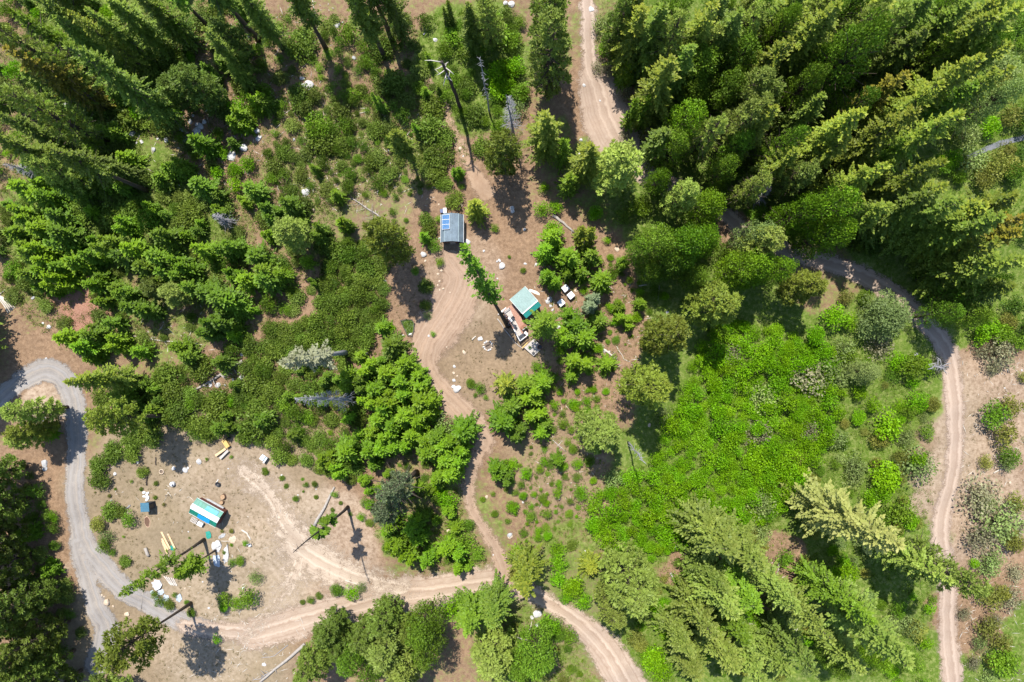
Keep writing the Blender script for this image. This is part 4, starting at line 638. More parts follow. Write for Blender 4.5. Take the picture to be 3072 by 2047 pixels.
# bushes one can point at: tile, centre, radius in tile pixels, kind
BUSH = {
'A': [(1060, 850, 65, 'brush'), (1120, 350, 90, 'brush'), (1000, 480, 90, 'brush'), (850, 780, 100, 'brush'), (960, 800, 70, 'brush'), (690, 720, 70, 'brush'), (700, 1200, 110, 'shrub'), (1080, 1200, 90, 'brush'), (1440, 1150, 60, 'lime'), (1560, 1130, 55, 'lime'), (1640, 1090, 60, 'lime'), (1480, 1390, 80, 'brush'), (540, 1400, 90, 'brush'), (720, 1450, 90, 'brush'), (830, 1400, 80, 'brush'), (960, 1470, 100, 'shrub'), (1260, 1430, 90, 'brush'), (360, 250, 80, 'lime'), (380, 340, 80, 'lime'), (680, 60, 60, 'lime'), (620, 660, 70, 'lime'), (1560, 1230, 60, 'lime'), (1180, 380, 80, 'brush'), (440, 760, 70, 'shrub'), (230, 690, 60, 'lime'), (1120, 440, 60, 'brush')],
'B': [(1600, 170, 140, 'shrub'), (1330, 230, 90, 'shrub'), (1420, 150, 70, 'shrub'), (1500, 280, 90, 'shrub'), (1430, 340, 70, 'brush'), (1620, 480, 90, 'lime'), (1700, 420, 80, 'lime'), (1650, 580, 80, 'lime'), (1720, 560, 60, 'lime'), (620, 200, 80, 'shrub'), (655, 620, 68, 'shrub'), (735, 400, 58, 'shrub'), (930, 540, 90, 'brush'), (830, 300, 90, 'brush'), (300, 280, 100, 'brush'), (300, 640, 90, 'brush'), (400, 830, 100, 'shrub'), (600, 830, 70, 'shrub'), (440, 930, 100, 'brush'), (590, 960, 70, 'brush'), (640, 1160, 58, 'shrub'), (700, 1060, 38, 'shrub'), (800, 1070, 60, 'brush'), (865, 1285, 36, 'shrub'), (930, 1420, 32, 'shrub'), (945, 1485, 22, 'shrub'), (1025, 1480, 20, 'shrub'), (820, 870, 70, 'brush'), (1200, 700, 80, 'brush'), (1180, 850, 100, 'brush'), (1290, 920, 70, 'brush'), (1240, 1040, 90, 'brush'), (1230, 1170, 70, 'brush'), (1290, 1230, 55, 'brush'), (1350, 1340, 62, 'brush'), (1400, 1255, 26, 'shrub'), (1620, 1530, 36, 'shrub'), (1160, 1480, 55, 'brush'), (1240, 1470, 30, 'lime'), (190, 1010, 60, 'brush'), (100, 1180, 50, 'shrub'), (980, 1080, 26, 'shrub'), (750, 1310, 24, 'shrub'), (470, 960, 40, 'lime'), (1420, 560, 70, 'brush'), (1480, 760, 80, 'brush'), (1530, 980, 70, 'brush'), (240, 1270, 50, 'brush'), (640, 1250, 26, 'shrub')],
'C': [(240, 1400, 62, 'lime'), (330, 1390, 55, 'lime'), (250, 1250, 46, 'lime'), (310, 1530, 70, 'lime'), (1480, 1330, 75, 'lime'), (50, 420, 80, 'lime'), (100, 600, 80, 'shrub'), (30, 250, 80, 'shrub'), (620, 440, 50, 'greybr'), (700, 450, 60, 'greybr'), (660, 320, 60, 'shrub'), (800, 600, 60, 'greybr'), (760, 500, 40, 'lime'), (640, 150, 70, 'grey'), (990, 1020, 50, 'lime'), (960, 900, 60, 'greybr'), (800, 900, 40, 'greybr'), (600, 1420, 60, 'lime'), (60, 720, 70, 'grey')],
'D': [(1500, 1060, 100, 'grey'), (1650, 1090, 110, 'olive'), (1750, 1120, 90, 'olive'), (1450, 880, 90, 'grey'), (1740, 420, 110, 'grey'), (1700, 560, 90, 'olive'), (1290, 340, 60, 'lime'), (1180, 700, 60, 'lime'), (1420, 750, 60, 'lime'), (1230, 1080, 60, 'lime'), (190, 840, 60, 'lime'), (240, 620, 50, 'lime'), (240, 1220, 60, 'lime'), (1740, 760, 90, 'olive'), (1600, 840, 80, 'lime'), (1340, 1060, 70, 'lime'), (1720, 1000, 70, 'olive'), (1560, 700, 80, 'grey'), (1150, 1520, 60, 'lime'), (1560, 1180, 90, 'olive')],
'E': [(1080, 1050, 95, 'brush'), (1320, 1000, 95, 'brush'), (1130, 1160, 80, 'brush'), (1500, 970, 65, 'brush'), (1700, 1100, 90, 'brush'), (1170, 1300, 90, 'brush'), (1320, 1390, 80, 'brush'), (1290, 1440, 60, 'shrub'), (1420, 1250, 100, 'brush'), (1535, 1225, 48, 'lime'), (1600, 1200, 70, 'brush'), (1700, 1350, 115, 'brush'), (1010, 1470, 75, 'brush'), (870, 1500, 70, 'brush'), (740, 1545, 60, 'brush'), (1260, 1250, 60, 'shrub'), (1540, 720, 50, 'lime'), (820, 1150, 80, 'brush'), (960, 1400, 80, 'brush'), (1650, 830, 70, 'brush'), (1760, 980, 70, 'brush'), (650, 1200, 60, 'brush'), (1430, 1380, 70, 'brush'), (230, 200, 60, 'lime'), (60, 330, 70, 'shrub'), (1120, 110, 60, 'lime')],
'F': [(1150, 440, 55, 'brush'), (1150, 570, 38, 'brush'), (1082, 340, 34, 'shrub'), (1180, 60, 60, 'brush'), (1210, 170, 55, 'shrub'), (1250, 280, 36, 'shrub'), (1160, 640, 30, 'grey'), (1205, 765, 24, 'lime'), (1460, 1100, 40, 'shrub'), (1520, 1130, 46, 'shrub'), (1490, 1180, 18, 'shrub'), (1560, 1195, 24, 'shrub'), (680, 910, 50, 'brush'), (340, 1330, 60, 'shrub'), (280, 1420, 60, 'shrub'), (100, 1160, 70, 'brush'), (200, 1240, 70, 'shrub'), (510, 1430, 24, 'lime'), (250, 480, 55, 'shrub'), (220, 330, 40, 'shrub'), (910, 720, 40, 'lime'), (820, 640, 60, 'brush'), (1280, 1390, 75, 'grey'), (1050, 850, 14, 'shrub'), (1720, 250, 14, 'shrub'), (740, 380, 70, 'brush'), (600, 200, 80, 'brush'), (120, 880, 70, 'brush'), (200, 600, 50, 'shrub'), (90, 560, 70, 'shrub')],
'G': [(680, 130, 34, 'lime'), (700, 250, 30, 'lime'), (720, 340, 50, 'shrub'), (690, 580, 34, 'lime'), (900, 480, 34, 'lime'), (1070, 510, 34, 'lime'), (965, 620, 24, 'shrub'), (705, 700, 18, 'shrub'), (735, 680, 40, 'lime'), (880, 650, 46, 'lime'), (580, 1140, 26, 'lime'), (540, 1220, 40, 'lime'), (385, 1220, 26, 'lime'), (450, 1240, 44, 'lime'), (380, 1370, 44, 'shrub'), (200, 980, 40, 'shrub'), (360, 880, 50, 'lime'), (620, 860, 40, 'lime'), (1040, 350, 60, 'lime'), (1540, 900, 75, 'greybr'), (1460, 740, 70, 'shrub'), (1080, 1340, 70, 'grey'), (880, 270, 34, 'shrub'), (110, 340, 24, 'shrub'), (1000, 450, 22, 'shrub'), (490, 1290, 30, 'shrub'), (20, 1180, 40, 'shrub'), (1720, 1440, 90, 'greybr'), (600, 640, 46, 'lime'), (520, 470, 34, 'lime')],
'H': [(540, 650, 100, 'lime'), (640, 690, 70, 'lime'), (380, 1060, 120, 'greybr'), (560, 1030, 110, 'grey'), (1080, 990, 110, 'shrub'), (970, 950, 70, 'lime'), (1600, 720, 100, 'lime'), (1550, 780, 70, 'lime'), (1720, 690, 80, 'olive'), (1700, 900, 110, 'greybr'), (1640, 1320, 110, 'shrub'), (1740, 1260, 90, 'olive'), (920, 1400, 120, 'lime'), (860, 1480, 80, 'olive'), (1120, 1230, 80, 'lime'), (1060, 1290, 70, 'shrub'), (380, 1420, 80, 'greybr'), (560, 1480, 80, 'grey'), (60, 1200, 100, 'grey'), (620, 870, 80, 'grey'), (860, 840, 90, 'greybr'), (1560, 880, 60, 'greybr'), (1240, 980, 60, 'greybr'), (1710, 1450, 110, 'olive'), (700, 1330, 60, 'lime'), (1160, 1420, 50, 'grey'), (450, 960, 60, 'grey'), (740, 520, 60, 'shrub'), (600, 520, 60, 'olive')],
'I': [(650, 110, 66, 'brush'), (655, 210, 66, 'brush'), (750, 50, 64, 'brush'), (880, 40, 60, 'brush'), (945, 160, 40, 'brush'), (715, 430, 64, 'brush'), (850, 485, 64, 'shrub'), (630, 520, 62, 'olive'), (690, 600, 50, 'grey'), (680, 660, 56, 'shrub'), (745, 700, 30, 'shrub'), (830, 760, 44, 'brush'), (800, 430, 40, 'brush'), (1485, 1020, 58, 'shrub'), (1490, 1070, 40, 'lime'), (1570, 1050, 50, 'lime'), (1640, 1020, 82, 'shrub'), (1445, 1290, 38, 'lime'), (1275, 1110, 36, 'shrub'), (1020, 990, 30, 'shrub'), (1050, 1040, 40, 'shrub'), (1120, 1060, 40, 'brush'), (1160, 990, 24, 'shrub'), (1600, 760, 40, 'shrub'), (1550, 770, 30, 'shrub'), (1640, 640, 24, 'lime'), (1500, 700, 18, 'shrub'), (1550, 650, 14, 'shrub'), (1385, 70, 14, 'shrub'), (880, 220, 14, 'shrub'), (1270, 600, 10, 'shrub'), (1540, 560, 20, 'olive'), (1480, 560, 14, 'olive'), (1780, 160, 20, 'shrub'), (1700, 880, 50, 'grey'), (830, 590, 12, 'lime'), (1250, 1040, 24, 'shrub'), (340, 470, 40, 'lime'), (320, 760, 36, 'lime')],
'J': [(1290, 350, 78, 'lime'), (1230, 280, 50, 'lime'), (740, 370, 36, 'shrub'), (715, 465, 34, 'lime'), (540, 310, 30, 'shrub'), (1540, 345, 24, 'shrub'), (1700, 110, 40, 'shrub'), (1740, 400, 50, 'lime'), (1710, 490, 26, 'shrub'), (550, 960, 52, 'shrub'), (650, 985, 58, 'lime'), (720, 940, 36, 'grey'), (380, 1020, 32, 'shrub'), (330, 1030, 20, 'brush'), (440, 990, 24, 'brush'), (345, 245, 24, 'shrub'), (275, 340, 26, 'shrub'), (70, 165, 22, 'brush'), (1330, 1090, 90, 'lime'), (1390, 1010, 60, 'shrub'), (1215, 1110, 28, 'shrub'), (560, 1265, 26, 'lime'), (930, 150, 16, 'lime'), (980, 110, 20, 'shrub'), (650, 210, 40, 'brush'), (1760, 300, 30, 'shrub'), (1620, 440, 30, 'shrub'), (1420, 640, 80, 'shrub'), (1500, 720, 60, 'shrub'), (1330, 620, 60, 'shrub'), (780, 500, 30, 'brush'), (1440, 520, 50, 'shrub'), (1610, 310, 20, 'shrub'), (840, 270, 44, 'lime'), (1770, 700, 60, 'lime'), (1760, 850, 60, 'olive')],
'K': [(340, 690, 60, 'lime'), (345, 780, 72, 'lime'), (350, 890, 72, 'lime'), (450, 950, 88, 'lime'), (520, 1040, 66, 'lime'), (400, 1010, 50, 'lime'), (210, 560, 34, 'lime'), (275, 595, 38, 'lime'), (440, 660, 40, 'brush'), (1040, 1180, 70, 'lime'), (1045, 1080, 56, 'lime'), (880, 1290, 80, 'olive'), (1000, 1450, 100, 'lime'), (1060, 1520, 90, 'lime'), (940, 1380, 60, 'shrub'), (1640, 1130, 50, 'lime'), (1090, 690, 36, 'lime'), (1680, 1250, 44, 'lime'), (290, 1200, 80, 'lime'), (430, 1270, 66, 'shrub'), (350, 1260, 60, 'shrub'), (130, 170, 48, 'lime'), (40, 400, 50, 'shrub'), (350, 240, 36, 'lime'), (240, 340, 40, 'shrub'), (500, 310, 56, 'lime'), (160, 460, 46, 'shrub'), (20, 220, 40, 'lime'), (1740, 390, 95, 'grey'), (730, 210, 70, 'grey'), (960, 660, 50, 'shrub'), (1250, 1450, 60, 'shrub'), (40, 110, 50, 'lime'), (250, 90, 40, 'lime')],
'L': [(900, 200, 120, 'lime'), (860, 300, 80, 'lime'), (1130, 130, 120, 'grey'), (1000, 430, 110, 'shrub'), (880, 470, 80, 'shrub'), (1060, 500, 70, 'lime'), (640, 850, 80, 'lime'), (600, 770, 60, 'lime'), (700, 130, 80, 'grey'), (540, 110, 44, 'shrub'), (1560, 350, 140, 'greybr'), (1680, 520, 150, 'grey'), (1540, 620, 110, 'greybr'), (1760, 640, 90, 'olive'), (1770, 380, 80, 'olive'), (1600, 820, 80, 'grey'), (1590, 1230, 90, 'olive'), (1680, 1330, 90, 'olive'), (1720, 1470, 120, 'shrub'), (1620, 1010, 100, 'olive'), (1740, 1020, 90, 'greybr'), (1100, 1230, 80, 'olive'), (1160, 1330, 60, 'lime'), (990, 1160, 70, 'grey'), (1480, 780, 40, 'lime'), (1730, 60, 80, 'shrub'), (350, 1300, 50, 'lime'), (180, 1460, 60, 'lime'), (480, 1440, 70, 'grey'), (60, 60, 100, 'lime'), (200, 140, 90, 'lime'), (100, 200, 80, 'lime'), (60, 380, 80, 'grey'), (50, 600, 70, 'grey'), (1480, 1460, 50, 'greybr'), (1420, 1130, 50, 'greybr'), (1180, 1090, 50, 'lime'), (300, 60, 60, 'olive')],
}
hk = {'brush': 1.0, 'lime': 1.5, 'shrub': 1.35, 'grey': 1.4, 'greybr': 1.3, 'olive': 1.3, 'deep': 1.35, 'sprig': .9, 'thick': 1.5, 'heath': 1.0}
for tile, lst in BUSH.items():
    for (x, y, rt, k) in lst:
        r = rt / 2.24 / G * 1.06; plant(k, *T(tile, x, y), max(.45, min(4.2, r * hk[k])), r)

# understorey between them, region by region
def inside(px, py, poly):
    c = False; n = len(poly)
    for i in range(n):
        x0, y0 = poly[i]; x1, y1 = poly[i - 1]
        if (y0 > py) != (y1 > py) and px < (x1 - x0) * (py - y0) / (y1 - y0) + x0: c = not c
    return c
KEEP = [(1110, 630, 62), (1160, 680, 50), (600, 380, 60), (470, 445, 75), (740, 400, 40), (925, 255, 45), (650, 1130, 60), (240, 925, 50), (500, 930, 60), (1360, 690, 60), (1580, 950, 150), (640, 1540, 110), (440, 1520, 40), (1225, 975, 40), (1463, 1038, 40), (1690, 890, 60), (600, 1650, 110), (470, 1600, 90)]
TAKEN = []
def scatter(poly, n, kinds, rr, gap, zfac=None, allow_road=False):
    xs = [p[0] for p in poly]; ys = [p[1] for p in poly]; k = tries = 0
    while k < n and tries < n * 30:
        tries += 1; sx = random.uniform(min(xs), max(xs)); sy = random.uniform(min(ys), max(ys))
        if not inside(sx, sy, poly) or any(math.hypot(sx - a, sy - b) < c for a, b, c in KEEP): continue
        r = random.uniform(*rr); x, y = S2W(sx, sy)
        if any((x - a) ** 2 + (y - b) ** 2 < (gap * (r + c)) ** 2 for a, b, c in TAKEN): continue
        if on_road(x, y, r * .8): continue
        TAKEN.append((x, y, r)); kd = random.choice(kinds)
        if kd in ('young', 'youngD'): plant(kd, sx, sy, r * random.uniform(2.6, 3.6), r, base=True)
        else: plant(kd, sx, sy, r * hk[kd] * random.uniform(.75, 1.5), r, base=True)
        k += 1
THICKET = [(2140, 965), (2300, 980), (2420, 1000), (2500, 1060), (2520, 1200), (2480, 1300), (2400, 1420), (2330, 1540), (2080, 1640), (1900, 1660), (1800, 1620), (1745, 1560), (1790, 1480), (1960, 1380), (2000, 1240), (2060, 1130)]
scatter(THICKET, 250, ['thick'], (1.2, 2.3), .50)
scatter([(970, 740), (1125, 725), (1150, 800), (1155, 940), (1100, 1030), (1000, 1060), (800, 1060), (800, 990), (960, 960), (970, 850)], 60, ['brush', 'brush', 'brush', 'deep'], (1.1, 2.0), .5)
scatter([(860, 330), (1240, 340), (1320, 540), (1200, 560), (900, 580), (700, 520)], 40, ['heath', 'deep'], (1.0, 1.9), .75)
scatter([(1760, 0), (3100, 0), (3100, 1040), (2780, 1050), (2600, 860), (2400, 740), (2240, 740), (2120, 900), (1980, 860), (1850, 680), (1780, 470), (1740, 200)], 150, ['deep', 'deep', 'shrub'], (1.3, 2.4), .62)
LEFTW = [(0, 560), (420, 490), (720, 560), (1010, 640), (1000, 770), (930, 900), (800, 1000), (560, 1030), (300, 1070), (170, 1040), (80, 950), (0, 880)]
scatter(LEFTW, 135, ['youngD', 'heath', 'deep', 'young', 'heath'], (.9, 1.9), .62)
scatter([(-40, -40), (760, -40), (820, 300), (700, 520), (400, 500), (-40, 560)], 150, ['heath', 'shrub', 'youngD', 'lime', 'heath'], (1.0, 2.1), .62)
scatter([(330, 1180), (620, 1060), (960, 1000), (1080, 1120), (1090, 1400), (980, 1420), (720, 1320), (560, 1280), (470, 1300), (380, 1280)], 110, ['brush', 'brush', 'deep', 'brush', 'youngD'], (1.0, 1.9), .6)
scatter([(1020, 1090), (1190, 1010), (1270, 1130), (1320, 1260), (1410, 1330), (1390, 1540), (1370, 1700), (1230, 1700), (1140, 1640), (1090, 1500), (1040, 1300)], 60, ['young', 'young', 'deep'], (.8, 1.5), .75)
scatter([(2330, 1000), (2500, 1060), (2790, 1080), (2790, 1500), (2800, 2060), (2400, 2060), (2060, 1920), (2000, 1700), (2300, 1560), (2420, 1420), (2520, 1250)], 110, ['grey', 'shrub', 'olive', 'lime'], (.9, 2.0), .7)
scatter([(2920, 1100), (3090, 1050), (3090, 2060), (2920, 2060)], 16, ['olive', 'greybr', 'grey'], (1.0, 2.0), .9)
scatter([(1270, 60), (1560, 50), (1600, 300), (1500, 400), (1330, 330)], 34, ['shrub', 'deep'], (1.0, 1.8), .65)
scatter([(760, 60), (1240, 60), (1330, 330), (820, 320)], 70, ['heath', 'deep', 'heath', 'sprig'], (.8, 1.8), .7)
scatter([(820, 320), (1240, 330), (1330, 560), (1100, 620), (820, 600)], 80, ['sprig', 'heath', 'deep', 'heath'], (.45, 1.3), .9)
scatter([(1640, 760), (1800, 760), (2000, 900), (2000, 1000), (1850, 1050), (1800, 1400), (1640, 1620), (1560, 1450), (1600, 1150), (1700, 1000)], 110, ['sprig', 'lime', 'sprig', 'shrub'], (.22, 1.25), .72)
scatter([(60, 1420), (165, 1430), (185, 1620), (200, 1720), (240, 1800), (290, 1900), (310, 2040), (60, 2040)], 44, ['deep', 'youngD', 'heath', 'deep'], (1.0, 2.0), .7)
scatter([(1500, 1380), (1800, 1400), (1760, 1560), (1640, 1640), (1540, 1620)], 30, ['lime', 'sprig'], (.4, 1.1), .95)
scatter([(1560, 1780), (1760, 1860), (1800, 2040), (1540, 2040), (1480, 1900)], 22, ['shrub', 'lime', 'olive'], (.5, 1.3), .9)
scatter([(1800, 1640), (2050, 1660), (2060, 1900), (2300, 2040), (2000, 2040), (1900, 1900)], 24, ['shrub', 'olive', 'lime'], (.8, 1.6), .8)
scatter([(560, 1300), (830, 1400), (1060, 1500), (1040, 1600), (900, 1500), (700, 1380)], 14, ['sprig', 'brush'], (.25, .6), 1.4)
scatter([(270, 1400), (480, 1440), (560, 1760), (400, 1760), (300, 1560)], 14, ['brush', 'olive'], (.2, .5), 1.4)

# ------------------------------------------------------------------ ground cover nobody could count
def cover(name, label, regions, leaf, hh, mat, seed, cat):
    rg = np.random.default_rng(seed); Lv = Leaves()
    for poly, n, rad in regions:
        xs = [p[0] for p in poly]; ys = [p[1] for p in poly]
        k = 0; got = 0
        while got < n and k < n * 8:
            k += 1; sx = rg.uniform(min(xs), max(xs)); sy = rg.uniform(min(ys), max(ys))
            if not inside(sx, sy, poly): continue
            if any(math.hypot(sx - a, sy - b) < c * .45 for a, b, c in KEEP): continue
            x, y = S2W(sx, sy)
            if got % 1 == 0 and on_road(x, y, .1): continue
            got += 1; m_ = rg.integers(10, 22); R = rad * (.5 + rg.random()); u = unit(rg, m_); u[:, 2] = np.abs(u[:, 2])
            c = np.array([x, y, gzf(x, y) - .03]); p = c + u * [R, R, hh] * (.4 + .6 * rg.random((m_, 1)))
            Lv.add(p, u * .6 + unit(rg, m_) * .6 + [0, 0, .25], u + unit(rg, m_) * .6, leaf * (.6 + .8 * rg.random(m_)), leaf * .6, np.clip(rg.normal(.5, .25) + rg.normal(size=m_) * .1, 0, 1), rg.random(m_) * .8)
    o = link(name, Lv.mesh(name), MATS[mat]); return set_props(o, label, cat, None, 'stuff')
BRUSHP = [(960, 740), (1130, 720), (1150, 800), (1155, 950), (1100, 1030), (1080, 1080), (980, 1070), (790, 1070), (790, 985), (960, 960), (960, 850)]
cover('low_brush', 'low olive brush carpeting the slope left of the driveway', [(BRUSHP, 2600, .55), ([(340, 1180), (640, 1060), (960, 1000), (1080, 1120), (1090, 1420), (960, 1420), (700, 1310), (480, 1290)], 2600, .55), ([(200, 420), (900, 300), (1300, 330), (1320, 560), (1000, 640), (300, 620)], 2300, .45), (LEFTW, 2600, .5), ([(0, 0), (760, 0), (820, 300), (400, 500), (0, 560)], 1500, .5), ([(760, 60), (1240, 60), (1330, 330), (820, 320)], 500, .45)], .20, .55, 'brush_leaf', 5, 'brush')
cover('green_undergrowth', 'bright green weeds and seedlings scattered between the trees', [([(1640, 700), (2050, 900), (2000, 1100), (1820, 1400), (1780, 1650), (1560, 1640), (1600, 1150)], 1300, .3), ([(1740, 0), (3090, 0), (3090, 1050), (2780, 1060), (2500, 800), (2000, 860), (1780, 470)], 4200, .55), ([(2330, 1000), (2790, 1080), (2800, 2060), (2000, 1900), (2300, 1560)], 3200, .45), ([(1030, 1080), (1200, 1010), (1410, 1330), (1370, 1720), (1140, 1650), (1040, 1300)], 1000, .35), ([(1260, 40), (1560, 40), (1600, 380), (1320, 560), (1250, 330)], 900, .4), ([(820, 320), (1300, 340), (1330, 560), (860, 700)], 600, .28), ([(1480, 1760), (1780, 1860), (1800, 2060), (1480, 2060)], 800, .35), (LEFTW, 900, .35), ([(0, 0), (760, 0), (820, 300), (400, 500), (0, 560)], 1500, .45), ([(760, 40), (1250, 40), (1330, 330), (820, 320)], 500, .35), ([(1200, 1480), (1400, 1460), (1500, 1640), (1440, 1720), (1240, 1720)], 400, .3), ([(1780, 1640), (2080, 1640), (2100, 2060), (1900, 2060)], 700, .4)], .18, .4, 'green_leaf', 6, 'undergrowth')
cover('dry_tufts', 'dry olive grass tufts dotted over the clearings', [([(250, 1400), (480, 1300), (760, 1340), (980, 1560), (700, 1760), (760, 2050), (420, 2050), (560, 1880), (330, 1720)], 900, .24), ([(1320, 900), (1620, 1050), (1560, 1250), (1400, 1240)], 170, .16), ([(2520, 1060), (3080, 1060), (3080, 2050), (2800, 2050), (2780, 1500)], 500, .3), ([(1100, 780), (1350, 740), (1320, 900), (1180, 1000)], 70, .15)], .13, .13, 'straw_leaf', 8, 'grass')
# fallen twigs
rg = np.random.default_rng(9); tw = Leaves(); n = 0
for poly, cnt in [([(380, 180), (860, 0), (1000, 0), (1000, 640), (380, 560)], 620), ([(860, 300), (1340, 340), (1340, 620), (900, 640)], 240), ([(260, 1380), (980, 1560), (700, 2040), (440, 2040), (560, 1800)], 260), ([(1600, 760), (2000, 900), (1800, 1400), (1600, 1600)], 260), ([(2000, 1640), (2500, 1700), (2400, 2040), (2050, 1950)], 160), ([(2880, 1060), (3072, 1060), (3072, 2047), (2880, 2047)], 260), ([(380, 880), (700, 900), (640, 1130), (380, 1060)], 140), ([(640, 1830), (1040, 1850), (900, 2047), (560, 2047)], 160)]:
    for i in range(cnt):
        sx = rg.uniform(min(p[0] for p in poly), max(p[0] for p in poly)); sy = rg.uniform(min(p[1] for p in poly), max(p[1] for p in poly))
        if not inside(sx, sy, poly): continue
        x, y = S2W(sx, sy); a = rg.random() * 6.28; l = .4 + 1.6 * rg.random() ** 2
        tw.add(np.array([[x, y, gzf(x, y) + .09]]), np.array([[math.cos(a), math.sin(a), rg.normal() * .03]]), np.array([[0, 0, 1.]]), l, .05 + .07 * rg.random(), .5, 0.)
set_props(link('fallen_twigs', tw.mesh('fallen_twigs'), DEADPALE), 'pale dead twigs littering the forest floor', 'twigs', None, 'stuff')
cover('thicket_leaves', 'green leaves filling the gaps between the thicket bushes', [(THICKET, 1500, .8)], .22, .6, 'green_leaf', 12, 'leaves')

# ------------------------------------------------------------------ rocks
import bmesh
def rock_mesh(seed, flat=.6, rough=.28):
    bm = bmesh.new(); bmesh.ops.create_icosphere(bm, subdivisions=2, radius=1.0); rr = random.Random(seed)
    pl = [(Vector((rr.gauss(0, 1), rr.gauss(0, 1), rr.gauss(0, 1))).normalized(), .55 + .35 * rr.random()) for _ in range(9)]
    for v in bm.verts:
        for nrm, d in pl:
            q = v.co.dot(nrm)
            if q > d: v.co -= nrm * (q - d) * .92
        v.co *= 1 + rr.uniform(-.5, .5) * rough * .35
        v.co.z *= flat
    me = bpy.data.meshes.new('rock'); bm.to_mesh(me); bm.free(); return me
ROCKM = [rock_mesh(i, f) for i, f in enumerate((.6, .5, .7, .4, .55, .65))]
_rk = [0]
def rock(tile, x, y, rt, col='w', sx=1., sy=1., rz=None):
    px, py = T(tile, x, y) if tile else (x, y); r = max(.16, rt / 2.24 / G); p = at(px, py, r * .16); i = _rk[0]; _rk[0] += 1
    mt = {'w': ROCK, 'g': ROCKG, 't': ROCKT}[col]; o = link('rock', ROCKM[i % 6], mt, None, p)
    o.scale = (r * sx * 1.05, r * sy, r * .9); o.rotation_euler = (0, 0, i * 1.7 if rz is None else rz)
    o['category'] = 'rock'; PLANTS.append((o, ('small ' if r < .34 else 'large ' if r > .62 else '') + {'w': 'white', 'g': 'grey', 't': 'tan'}[col] + ' rock', px, py)); return o
